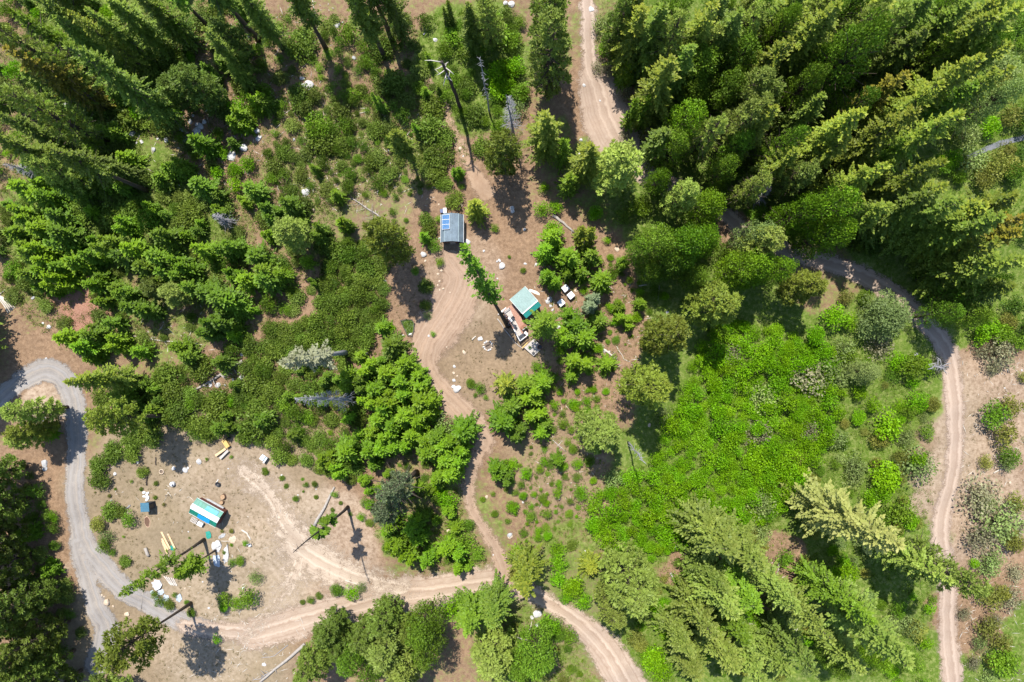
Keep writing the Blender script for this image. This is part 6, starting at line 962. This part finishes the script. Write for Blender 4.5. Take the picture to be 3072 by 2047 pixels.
# lumber
LB = [((485, 1170), (643, 1480)), ((600, 1230), (722, 1482)), ((500, 1310), (604, 1498)), ((500, 1350), (584, 1568))]
lab = ['longest board of the lumber left of the teal cloth', 'rightmost board of the lumber stack', 'short board left of the longest lumber board', 'leftmost and lowest board of the lumber']
for (a, c), l in zip(LB, lab):
    p = Vector(at(400 + a[0] / 5.6, 1380 + a[1] / 5.6)); r_ = Vector(at(400 + c[0] / 5.6, 1380 + c[1] / 5.6)); d = r_ - p; q = empty('lumber_board', (p + r_) / 2, math.atan2(d.y, d.x), l, 'lumber', 'boards lying in the yard')
    for k in range(2): MB().box((0, 0, .05 + k * .085), (d.length, .30, .07)).build('plank', LUMB, q)
def sheetlike(name, px, py, w_, l_, rz, mat, label, cat, h=.06, seed=0, jag=.18, n=14):
    rr = random.Random(seed); poly = []
    for i in range(n):
        a = i * 6.283 / n; sq = 1 / max(abs(math.cos(a)), abs(math.sin(a))) ** .55; k = sq * (1 + rr.uniform(-jag, jag)); poly.append((k * w_ / 2 * math.cos(a), k * l_ / 2 * math.sin(a)))
    o = MB(); vs = [(0, 0, h * 1.6)] + [(p[0] * .6, p[1] * .6, h * (1.2 + rr.uniform(-.4, .5))) for p in poly] + [(p[0], p[1], h * (.8 + rr.uniform(-.3, .4))) for p in poly] + [(p[0], p[1], -.06) for p in poly]
    fs = [(0, 1 + i, 1 + (i + 1) % n) for i in range(n)] + [(1 + i, 1 + n + i, 1 + n + (i + 1) % n, 1 + (i + 1) % n) for i in range(n)] + [(1 + n + i, 1 + 2 * n + i, 1 + 2 * n + (i + 1) % n, 1 + n + (i + 1) % n) for i in range(n)]
    ob = o.add(vs, fs).build(name, mat, None, False, at(px, py)); ob.rotation_euler = (0, 0, rz); return set_props(ob, label, cat)
sheetlike('cloth', 519, 1643, .7, .9, .3, plain('teal_cloth', (.02, .24, .19), .7, .2, 3.), 'teal cloth on the lower end of the lumber', 'cloth', .22, 3)
sheetlike('round_mat', 623, 1606, 1.1, 1.35, .2, MATS['teal_cloth'], 'round teal mat on the dirt below the striped shed', 'mat', .05, 4, .06)
SL = [(650, 1640, 1.5, 1.9, .2, ROCK, 'crumpled white slab at the end of the thin trunk, upper one', .30), (652, 1683, 1.2, 2.2, .1, SLATE, 'pale grey slab in the tree shadow below the crumpled white slab', .16), (679, 1662, .85, 3.0, -.08, ROCK, 'long white slab standing right of the pale grey slab', .2),
      (697, 1621, 1.3, 1.3, .4, ROCKT, 'star-shaped pale stone in the yard', .12), (471, 1754, 1.5, 1.6, .5, WHITET, 'white tarp bundle under the sparse fir', .3), (480, 1779, 1.2, .9, .4, SLATE, 'blue-grey slab among weeds, upper left one', .12), (497, 1796, 1.1, 1.2, -.3, SLATE, 'largest blue-grey slab among weeds by the gravel road', .14),
      (537, 1794, 1.0, 1.3, .3, SLATE, 'blue-grey slab right of the others by the gravel road', .14), (467, 1795, .8, .8, 0., SLATE, 'blue-grey slab among weeds nearest the gravel road', .12), (455, 1778, .6, .7, .3, SLATE, 'small blue-grey slab among weeds, leftmost', .1), (664, 1609, 1.4, .6, .5, ROCKG, 'flat grey stone left of the star-shaped pale stone', .1)]
for i, (px, py, w_, l_, rz, mt, lb, h) in enumerate(SL): sheetlike('stone_slab' if mt is not WHITET else 'tarp_bundle', px, py, w_, l_, rz, mt, lb, 'slab' if mt is not WHITET else 'tarp', h, 20 + i, .22)
for i in range(5):
    q = empty('weathered_board', at(502 + i * 5.5, 1742 + i * 1.4), -math.radians(52 + i * 3), ['leftmost', 'second', 'third', 'fourth', 'rightmost'][i] + ' board of the grey pile beside the white tarp bundle', 'board', 'grey boards beside the tarp bundle')
    MB().box((0, 0, .06 + .03 * (i % 3)), (2.0 - .12 * i, .17, .05)).build('plank', DECKG if i % 2 else DEADPALE, q); MB().box((.5, 0, .005), (.12, .3, .07)).build('bearer', DECKG, q)
# white junk and table in the yard
q = yard('water_barrel', 522, 1451, 0, 'white round barrel with a dark opening in the yard', 'barrel')
def lathe(prof, n=18):
    b_ = MB(); vs = [(r * math.cos(j * 6.283 / n), r * math.sin(j * 6.283 / n), z) for r, z in prof for j in range(n)]; k = len(prof)
    return b_.add(vs, [(i * n + j, i * n + (j + 1) % n, (i + 1) * n + (j + 1) % n, (i + 1) * n + j) for i in range(k - 1) for j in range(n)] + [tuple(range((k - 1) * n, k * n))])
lathe([(.40, 0), (.43, .3), (.41, .62), (.38, .68), (.0001, .69)]).build('body', WHITE, q, True)
MB().prism([(.16 + .16 * math.cos(j * .5236), -.12 + .16 * math.sin(j * .5236)) for j in range(12)], .66, .70).build('opening', BLACK, q)
for i, (dx, dy, r_, lb) in enumerate([(-6, -9, .35, 'white round sack at the upper left of the junk pile'), (4, -6, .42, 'white sack in the middle of the junk pile'), (6, 5, .45, 'white sack at the lower right of the junk pile'), (-5, 2, .3, 'small white sack at the left of the junk pile'), (4, 11, .34, 'lowest white sack of the junk pile')]):
    o = link('sack', ROCKM[i], WHITET, None, at(439 + dx, 1487 + dy, .1)); o.scale = (r_, r_ * .8, r_ * .8); o.rotation_euler = (0, 0, i); set_props(o, lb, 'sack', 'white sacks in the yard')
q = yard('rusty_kettle', 656, 1452, .6, 'dark rusty kettle with scattered scrap right of the white barrel', 'kettle')
lathe([(.12, .0), (.34, .18), (.42, .42), (.38, .44), (.30, .2), (.0001, .12)]).build('bowl', BLACK, q, True)
for a in range(3): MB().tube([(.25 * math.cos(a * 2.1), .25 * math.sin(a * 2.1), .15), (.5 * math.cos(a * 2.1), .5 * math.sin(a * 2.1), 0)], .03, 6).build('leg', GREYM, q)
MB().box((.1, .52, .05), (.75, .12, .05), .4).build('handle', TRIM, q)
q = yard('fire_ring', 486.6, 1414.8, 0, 'small tan clay ring in the upper yard', 'ring'); MB().ring((0, 0), .32, .44, -.05, .2, 18).build('ring_wall', ROCKT, q, True); MB().prism([(.31 * math.cos(j * .45), .31 * math.sin(j * .45)) for j in range(14)], -.02, .03).build('ash', plain('ash', (.16, .12, .09), .9, .3, 5.), q)
q = yard('earth_pit', 447, 1564, math.radians(100), 'oval brown earth patch with a pale rim below the outhouse', 'pit')
o = MB(); n = 20; vs = [(0, 0, .03)] + [(.85 * math.cos(j * 6.283 / n), .42 * math.sin(j * 6.283 / n), .05) for j in range(n)]; o.add(vs, [(0, 1 + j, 1 + (j + 1) % n) for j in range(n)]).build('bed', plain('dark_earth', (.13, .075, .05), .95, .3, 4.), q)
vs = []
for j in range(n):
    a = j * 6.283 / n
    for k, z in ((1.0, .05), (1.08, .13), (1.22, .0)): vs.append((.85 * k * math.cos(a), .45 * k * math.sin(a), z + .02))
MB().add(vs, [(j * 3 + i, ((j + 1) % n) * 3 + i, ((j + 1) % n) * 3 + i + 1, j * 3 + i + 1) for j in range(n) for i in range(2)]).build('rim', plain('pink_earth', (.42, .28, .20), .95, .25, 4.), q, True)
# benches, crate and seat above the yard
for i, (a, c, lb) in enumerate([((370, 648), (598, 486), 'upper one of two plank benches in the upper yard'), ((470, 712), (650, 530), 'lower one of two plank benches in the upper yard')]):
    p = Vector(at(600 + a[0] / 7.467, 1280 + a[1] / 7.467)); r_ = Vector(at(600 + c[0] / 7.467, 1280 + c[1] / 7.467)); d = r_ - p; q = empty('plank_bench', (p + r_) / 2, math.atan2(d.y, d.x), lb, 'bench', 'plank benches in the upper yard')
    MB().box((0, 0, .46), (d.length, .42, .07)).build('seat', DECKG if i else LUMB, q, bevel=.01)
    for s in (-1, 1): MB().box((s * d.length * .36, 0, .21), (.12, .34, .43)).build('leg', DECKG, q)
q = yard('wooden_crate', 682, 1330, -math.radians(57), 'tan wooden crate above the plank benches', 'crate')
MB().box((0, 0, .30), (1.45, .72, .6)).build('body', YELW, q, bevel=.01)
for s in (-1, 0, 1): MB().box((0, s * .25, .615), (1.5, .2, .03)).build('lid_board', YELW, q)
q = yard('black_bag', 690, 1314, .3, 'black lumpy bag next to the tan crate', 'bag'); link('bag_body', ROCKM[2], BLACK, q).scale = (.42, .3, .4); lathe([(.16, .2), (.2, .4), (.0001, .46)], 10).build('neck', BLACK, q, True)
q = yard('garden_bench', 791, 1376, -math.radians(35), 'white garden bench with a blue-grey gap at the yard border', 'bench')
MB().box((-.28, 0, .42), (.75, 1.0, .12)).build('seat', WHITE, q, bevel=.04); MB().box((.42, 0, .62), (.3, 1.15, .5), 0, 0, .25).build('backrest', WHITE, q, bevel=.04); MB().box((.13, 0, .34), (.14, .9, .1)).build('gap_bar', BLUEM, q)
for sx_ in (-.55, .4):
    for sy_ in (-.42, .42): MB().box((sx_, sy_, .18), (.08, .08, .37)).build('leg', WHITE, q)
q = yard('white_chair', 752, 1634, .4, 'white broken chair right of the weeds at the yard border', 'chair')
MB().box((0, 0, .4), (.5, .5, .05)).build('seat', WHITE, q, bevel=.02); MB().box((0, .27, .7), (.5, .05, .6), 0, -.15).build('backrest', WHITE, q, bevel=.02)
for a in (-.2, .2):
    for c in (-.2, .2): MB().box((a, c, .19), (.05, .05, .39)).build('leg', WHITE, q)

# cabin with the mint roof
ang = math.radians(40.6); x, y = S2W(1590, 926); zc = gzf(x, y) - .05
cb = empty('cabin', (x, y, zc), ang, 'small cabin with a pale mint metal roof and white ridge', 'cabin')
for (c, s_) in (((-1.5, 1.15, 1.3), (.1, 3.7, 2.6)), ((1.5, 1.15, 1.3), (.1, 3.7, 2.6)), ((0, -.65, 1.3), (2.89, .1, 2.6)), ((0, 2.95, 1.25), (2.89, .1, 2.5))): MB().box(c, s_).build('wall', WALLRED, cb)
for s in (-1, 1): MB().add([(s * 1.5, -.68, 2.6), (s * 1.5, 2.98, 2.6), (s * 1.5, 0, 3.42), (s * 1.44, -.68, 2.6), (s * 1.44, 2.98, 2.6), (s * 1.44, 0, 3.42)], [(0, 1, 2), (5, 4, 3), (0, 3, 4, 1), (1, 4, 5, 2), (2, 5, 3, 0)]).build('gable', WALLRED, cb)
MB().slab([(-1.72, 3.35, 2.62), (-1.72, 0, 3.55), (1.72, 0, 3.55), (1.72, 3.35, 2.62)], .05).build('main_roof_slope', MINT, cb)
MB().slab([(-1.72, -1.0, 2.95), (1.72, -1.0, 2.95), (1.72, -.0, 3.55), (-1.72, -.0, 3.55)], .05).build('back_roof_slope', TEALM, cb)
rs = math.atan2(.93, 3.35)
for i in range(9): MB().box((-1.6 + i * .4, 1.675, 3.105), (.03, 3.46, .03), 0, -rs).build('roof_rib', MINT, cb)
MB().box((0, -.02, 3.585), (3.5, .20, .05)).build('ridge_cap', TRIM, cb)
for s in (-1, 1): MB().box((s * 1.745, 1.675, 3.09), (.05, 3.5, .09), 0, -rs).build('rake_trim', TRIM, cb)
MB().box((-1.57, 1.6, 1.05), (.05, .85, 2.0)).build('door', BROWN, cb); MB().box((-1.57, .35, 1.5), (.05, .7, .7)).build('window', GLASS, cb)
def DP(dx, dy, z=0.): return Vector(S2W(1460 + dx / 6.4, 840 + dy / 6.4) + (z,))
# deck: each plank
dz = max(gzf(*DP(a, c)[:2]) for a, c in ((330, 590), (650, 1190), (790, 1070), (530, 440))) + .62
p1, p2, p3, p4 = DP(318, 600), DP(645, 1195), DP(800, 1075), DP(545, 440)
dk = empty('deck', (p1.x, p1.y, dz), 0, 'raised wooden deck of grey and red boards along the cabin', 'deck'); o1 = p1.copy()
npk = 16
for i in range(npk):
    a0, a1 = (i + .05) / npk, (i + .95) / npk
    quad = [p1.lerp(p4, a0) - o1, p2.lerp(p3, a0) - o1, p2.lerp(p3, a1) - o1, p1.lerp(p4, a1) - o1]
    MB().slab(quad, .04).build('plank', DECKG if i < 8 else DECKR, dk)
fr = MB()
for (a, c) in ((p1, p2), (p2, p3), (p3, p4), (p4, p1)):
    d = c - a; mid = (a + c) / 2 - o1; fr.box((mid.x, mid.y, -.13), (d.length - .1, .05, .16), math.atan2(d.y, d.x))
fr.build('rim_joist', DECKR, dk)
for a in (p1, p2, p3, p4, p1.lerp(p2, .33), p1.lerp(p2, .66), p2.lerp(p3, .5)):
    q = a - o1; q = q + (Vector(((p1 + p3) / 2 - o1)) - q).normalized() * .12; MB().box((q.x, q.y, -.39), (.1, .1, .68)).build('post', DECKR, dk)
def rail(a, c, n, z=.95, mt=TRIM):
    a = a - o1; c = c - o1; d = c - a
    for i in range(n + 1): q = a + d * i / n; MB().box((q.x, q.y, z / 2), (.07, .07, z)).build('rail_post', mt, dk)
    MB().box(((a.x + c.x) / 2, (a.y + c.y) / 2, z + .03), (d.length + .1, .13, .05), math.atan2(d.y, d.x)).build('handrail', mt, dk); MB().box(((a.x + c.x) / 2, (a.y + c.y) / 2, z * .5), (d.length - .08, .03, .06), math.atan2(d.y, d.x)).build('mid_rail', mt, dk)
ins = lambda a: a + ((p1 + p3) / 2 - a).normalized() * .14
rail(ins(p1.lerp(p2, .62)), ins(p2), 3); rail(ins(p2), ins(p3), 2); rail(ins(p1.lerp(p2, .12)), ins(p1.lerp(p2, .60)), 3, .95, DECKR); rail(ins(p1.lerp(p4, .05)), ins(p1.lerp(p4, .5)), 1, .95, DECKR)
for i in range(4):
    e = DP(322 - i * 24, 606 + i * 16) ; f_ = DP(372 - i * 24, 560 + i * 16); d = f_ - e; mid = (e + f_) / 2 - o1; MB().box((mid.x - .12, mid.y + .0, -.14 - i * .15), (1.1, .24, .05), math.atan2(d.y, d.x)).build('step', TRIM if i % 2 == 0 else DECKG, dk)
def chair(px, py, rz, mat, label, z=None):
    p = DP(px, py); q = empty('patio_chair', (p.x, p.y, dz + .004 if z is None else z), rz, label, 'chair', 'chairs on the deck')
    MB().box((0, 0, .42), (.52, .5, .05)).build('seat', mat, q, bevel=.015); MB().box((0, .27, .72), (.52, .05, .62), 0, -.2).build('backrest', mat, q, bevel=.015)
    for a in (-.22, .22):
        MB().box((a * 1.15, .02, .62), (.05, .5, .04)).build('armrest', mat, q)
        for c in (-.2, .2): MB().box((a, c, .2), (.045, .045, .40)).build('leg', mat, q)
DKBL = plain('charcoal_fabric', (.05, .055, .07), .8, .3, 5.)
chair(375, 705, 2.2, DKBL, 'charcoal chair at the stair end of the deck'); chair(505, 745, -.8, DKBL, 'charcoal chair nearest the cabin wall on the deck'); chair(535, 895, -1.9, DKBL, 'charcoal chair nearest the black grill end of the seating'); chair(440, 845, 2.6, DKBL, 'charcoal chair at the outer rail of the deck')
p = DP(450, 775); q = empty('patio_table', (p.x, p.y, dz + .004), -.9, 'small pale table between the charcoal chairs on the deck', 'table'); MB().box((0, 0, .45), (.95, .55, .05)).build('top', GREYM, q, bevel=.02)
for a in (-.4, .4):
    for c in (-.2, .2): MB().box((a, c, .213), (.05, .05, .424)).build('leg', BLACK, q)
p = DP(668, 1090); q = empty('grill', (p.x, p.y, dz + .004), math.radians(38), 'black covered grill at the lower end of the deck', 'grill')
MB().box((0, 0, .45), (1.25, .5, .62)).build('body', BLACK, q, bevel=.03); MB().box((0, .03, .88), (1.2, .48, .22)).build('hood', DKBL, q, bevel=.09); MB().tube([(-.45, -.29, .88), (.45, -.29, .88)], .02, 6).build('handle', GREYM, q)
for a in (-.5, .5):
    for c in (-.18, .18): MB().box((a, c, .07), (.06, .06, .14)).build('leg', BLACK, q)
p = DP(757, 1030); q = empty('cooler', (p.x, p.y, dz + .004), math.radians(-40), 'white cooler beside the black grill', 'cooler'); MB().box((0, 0, .3), (.62, .42, .56)).build('body', WHITE, q, bevel=.05); MB().box((0, 0, .62), (.66, .46, .08)).build('lid', WHITE, q, bevel=.03)
p = DP(708, 905); q = empty('wooden_chest', (p.x, p.y, dz + .004), math.radians(38), 'red-brown wooden bench chest against the cabin end of the deck', 'chest')
MB().box((0, 0, .28), (1.0, .55, .55)).build('body', BROWN, q)
for i in range(5): MB().box((0, -.24 + i * .12, .575), (1.06, .1, .03)).build('lid_slat', BROWN, q)
MB().box((0, -.40, .5), (1.05, .07, .98)).build('white_panel', TRIM, q)
# lower platform
pa, pb_, pc, pd = DP(715, 1300), DP(905, 1135), DP(1085, 1300), DP(900, 1465); pz = max(gzf(v.x, v.y) for v in (pa, pb_, pc, pd)) + .28
pf = empty('platform', (pa.x, pa.y, pz), 0, 'low square wooden platform below the deck', 'platform'); o2 = pa.copy()
for i in range(10):
    a0, a1 = (i + .05) / 10, (i + .95) / 10; MB().slab([pa.lerp(pb_, a0) - o2, pd.lerp(pc, a0) - o2, pd.lerp(pc, a1) - o2, pa.lerp(pb_, a1) - o2], .04).build('plank', DECKG, pf)
for a in (pa, pb_, pc, pd): q = (a - o2) + (((pa + pc) / 2 - o2) - (a - o2)).normalized() * .14; MB().box((q.x, q.y, -.22), (.12, .12, .36)).build('post', DECKR, pf)
e, f_ = DP(690, 1310), DP(795, 1205); d = f_ - e; mid = (e + f_) / 2 - o2; MB().box((mid.x - .1, mid.y - .02, .02), (d.length, .16, .28), math.atan2(d.y, d.x)).build('yellow_beam', YELW, pf)
p = DP(1020, 1290); q = empty('wooden_tub', (p.x, p.y, pz + .004), 0, 'round brown wooden tub on the low platform', 'tub'); lathe([(.44, 0), (.48, .35), (.47, .62), (.40, .63), (.39, .3), (.0001, .28)], 20).build('body', BROWN, q, True); MB().ring((0, 0), .475, .50, .25, .32, 20).build('hoop', BLACK, q); MB().prism([(.38 * math.cos(j * .35), .38 * math.sin(j * .35)) for j in range(18)], .3, .42).build('dark_inside', BLACK, q)
p = DP(895, 1400); q = empty('storage_bin', (p.x, p.y, pz + .004), .7, 'small black-lidded bin at the front corner of the low platform', 'bin'); MB().box((0, 0, .16), (.42, .36, .32)).build('body', GREYM, q, bevel=.02); MB().box((0, 0, .345), (.44, .38, .05)).build('lid', BLACK, q, bevel=.01)
p = DP(985, 1275); q = empty('white_bucket', (p.x, p.y, pz + .004), 0, 'white bucket beside the round tub', 'bucket'); lathe([(.14, 0), (.18, .36), (.165, .36), (.13, .04), (.0001, .03)], 14).build('body', WHITE, q, True); MB().tube([(-.18, 0, .34), (0, .1, .42), (.18, 0, .34)], .012, 5).build('handle', GREYM, q)
o = plant('lime', 1460 + 825 / 6.4, 840 + 1295 / 6.4, .7, .35); o.location.z = pz
# edging log below the deck
log([(1460 + a / 6.4, 840 + c / 6.4) for a, c in ((205, 745), (330, 920), (450, 1090), (580, 1240), (700, 1335))], .11, .09, DEADWOOD, 'edging_log', 'long curved brown log edging the ground below the deck', 0, .4, 70)
# white boxes
for (dx, dy, lb) in ((1510, 165, 'upper left one of the three white water boxes'), (1615, 300, 'right-hand one of the three white water boxes'), (1430, 440, 'lowest of the three white water boxes')):
    x, y = S2W(1460 + dx / 6.4, 840 + dy / 6.4, 1.1); q = empty('water_box', (x, y, gzf(x, y)), math.radians(40), lb, 'box', 'white water boxes by the young conifers')
    MB().box((0, 0, .12), (1.05, 1.0, .12)).build('pallet_base', BLACK, q); MB().box((0, 0, .63), (1.0, .95, .88)).build('tank', WHITE, q, bevel=.05); MB().box((0, 0, 1.10), (1.1, 1.05, .05)).build('top_cover', WHITE, q, bevel=.015)
    for a in (-.52, .52):
        for c in (-.47, 0, .47): MB().box((a, c, .62), (.025, .03, .9)).build('cage_bar', GREYM, q)
    MB().prism([(.28 + .09 * math.cos(j * .6), .2 + .09 * math.sin(j * .6)) for j in range(10)], 1.124, 1.15).build('cap', plain('grey_plastic', (.35, .35, .36), .5, .2, 3.), q)
p = DP(925, 235); q = sheetlike('plastic_sheet', 1460 + 925 / 6.4, 840 + 238 / 6.4, 1.9, .55, -.42, plain('pale_sheet', (.66, .60, .55), .6, .15, 3.), 'pale narrow sheet lying above right of the mint roof', 'sheet', .07, 60, .25)
p = DP(1385, 900); q = sheetlike('scrap_sheet', 1460 + 1375 / 6.4, 840 + 900 / 6.4, .8, .5, .7, WHITET, 'white scrap at the right foot of the fir over the cabin', 'sheet', .12, 61, .25)
# fire ring by the deck: each stone
fx, fy = T('F', 1576, 846); q = empty('stone_fire_ring', at(fx, fy), 0, 'round stone fire ring left of the deck', 'fire ring')
for i in range(13):
    a = i * 6.283 / 13; o = link('stone', ROCKM[i % 6], ROCK if i % 3 else ROCKT, q); o.location = (.78 * math.cos(a), .78 * math.sin(a), .08); o.scale = (.24, .19, .2); o.rotation_euler = (0, 0, a * 2)
MB().prism([(.62 * math.cos(j * .45), .62 * math.sin(j * .45)) for j in range(14)], -.06, .05).build('ash_bed', MATS['ash'], q)
MB().tube([(-.4, -.1, .1), (.3, .25, .18)], .09, 7).build('charred_log', BURNT, q, True)
log(TP('F', (1470, 808), (1496, 782)), .12, .11, DEADPALE, 'cut_log', 'short pale log above left of the stone fire ring', 0, .4, 71)
# fenced bed
FP = [Vector(S2W(1160 + a / 12.85, 920 + c / 12.85) + (0,)) for a, c in ((530, 545), (640, 800), (790, 1110), (960, 1140), (1035, 920), (1050, 640), (960, 500), (740, 480))]
ctr = sum(FP, Vector()) / len(FP); zb = gzf(ctr.x, ctr.y); q = empty('garden_bed', (ctr.x, ctr.y, zb), 0, 'pointed garden bed inside a low black fence beside the driveway', 'garden bed')
MB().prism([((v - ctr).x * .96, (v - ctr).y * .96) for v in reversed(FP)], -.1, .14).build('soil', plain('green_soil', (.10, .14, .055), .95, .35, 3.), q)
for i in range(len(FP)):
    a = FP[i] - ctr; c = FP[(i + 1) % len(FP)] - ctr; d = c - a; an = math.atan2(d.y, d.x); MB().box((a.x, a.y, .3), (.09, .09, .7)).build('post', BLACK, q)
    for z_ in (.15, .35, .58): MB().box(((a.x + c.x) / 2, (a.y + c.y) / 2, z_), (d.length - .06, .035, .07), an).build('fence_rail', BLACK, q)
MB().box((.25, -1.35, .2), (.55, .22, .2), .3).build('white_block', WHITE, q, bevel=.03)
rg = np.random.default_rng(77); Lv = Leaves()
for k in range(90):
    i = rg.integers(len(FP)); p = (FP[i] - ctr).lerp(FP[(i + 1) % len(FP)] - ctr, rg.random()) * math.sqrt(rg.random()) * .85; n = 8; u = unit(rg, n); u[:, 2] = abs(u[:, 2]); Lv.add(np.array([p.x, p.y, .12]) + u * .1, u, unit(rg, n), .22, .1, rg.random(n), rg.random(n))
link('bed_plants', Lv.mesh('bed_plants'), MATS['brush_leaf'], q)
# things by the solar shed
q = yard('cooler_box', 1337, 636, .05, 'white box behind the upper end of the solar shed', 'box'); MB().box((0, 0, .35), (.55, .85, .7)).build('body', WHITE, q, bevel=.03); MB().box((0, 0, .73), (.6, .9, .06)).build('lid', WHITE, q, bevel=.02)
q = yard('blue_bin', 1327, 637, .1, 'dark blue bin left of the white box behind the solar shed', 'bin'); MB().box((0, 0, .25), (.45, .6, .5)).build('body', plain('navy_plastic', (.06, .09, .2), .5, .2, 3.), q, bevel=.03); MB().box((0, 0, .52), (.5, .65, .05)).build('lid', MATS['navy_plastic'], q, bevel=.01)
q = yard('wheelbarrow', 1217, 736, .5, 'small dark wheelbarrow on the path left of the solar shed', 'wheelbarrow'); lathe([(.2, .25), (.38, .5), (.36, .5), (.18, .28), (.0001, .27)], 8).build('tray', GREYM, q); MB().ring((0, 0), .0, .14, 0, .05, 12).build('wheel', BLACK, q).location = (.5, 0, .14)
for s in (-1, 1): MB().tube([(.5, s * .06, .14), (-.7, s * .25, .4)], .02, 5).build('handle', BLACK, q)

# ------------------------------------------------------------------ labels that single each plant and rock out
LAND = [('the solar shed', 1360, 690), ('the mint-roofed cabin', 1575, 910), ('the striped shed', 612, 1541), ('the blue-roofed outhouse', 440, 1521), ('the stone fire ring', 1463, 1038), ('the three white boxes', 1697, 887), ('the tall broken snag', 1350, 250),
        ('the gravel road bend', 150, 1115), ('the gravel road fork', 262, 1665), ('the driveway mouth', 1515, 1750), ('the fenced garden bed', 1225, 975), ('the long grey log', 635, 1140), ('the lumber stack', 500, 1630), ('the grey rock pile', 600, 385), ('the pale lichen tree', 930, 1070),
        ('the right-hand road bend', 2850, 1085), ('the top left corner', 0, 0), ('the top right corner', 3072, 0), ('the bottom right corner', 3072, 2047), ('the bottom left corner', 0, 2047), ('the top edge middle', 1536, 0), ('the bottom edge middle', 1536, 2047), ('the red dirt mound', 250, 930), ('the left log pile', 22, 905), ('the right edge middle', 3072, 1023), ('the plank benches', 665, 1357),
        ('the low platform', 1600, 1043), ('the upper road end', 1765, 5), ('the single-tuft tree', 960, 1590), ('the straw-green fir', 2560, 1560), ('the lower road end', 1910, 2040)]
DIRS = ['right of', 'upper right of', 'above', 'upper left of', 'left of', 'lower left of', 'below', 'lower right of']
ORD = ['nearest', 'second nearest', 'third nearest', 'fourth nearest', 'fifth nearest', 'sixth nearest', 'seventh nearest', 'eighth nearest', 'ninth nearest', 'tenth nearest', 'eleventh nearest', 'twelfth nearest'] + ['%s nearest' % q for q in ('thirteenth', 'fourteenth', 'fifteenth', 'sixteenth', 'seventeenth', 'eighteenth')]
by = {}
for i, (o, w_, px, py) in enumerate(PLANTS):
    if 'thicket' in w_: o['label'] = 'one of the lime bushes packed in the dense thicket'; o['group'] = 'bushes of the lime thicket'; continue
    by.setdefault(w_, []).append(i)
for w_, ids in by.items():
    px = np.array([PLANTS[i][2] for i in ids]); py = np.array([PLANTS[i][3] for i in ids]); best = [None] * len(ids)
    for (ln, lx, ly) in LAND:
        dx, dy = px - lx, ly - py; dist = np.hypot(dx, dy); sec = (np.round(np.arctan2(dy, dx) / (math.pi / 4)).astype(int)) % 8
        for s in range(8):
            k = np.where(sec == s)[0]
            for rank, j in enumerate(k[np.argsort(dist[k])]):
                sc = rank * 260 + dist[j]
                if rank < len(ORD) and (best[j] is None or sc < best[j][0]): best[j] = (sc, '%s %s %s' % (ORD[rank], DIRS[s], ln))
    for j, i in enumerate(ids):
        o = PLANTS[i][0]; o['label'] = (w_ + ', ' + best[j][1]) if best[j] else w_ + ' in the woods'
        o['group'] = w_ + ' group'
for o in COL.objects:
    if o.get('kind') == 'stuff' and 'category' in o: pass
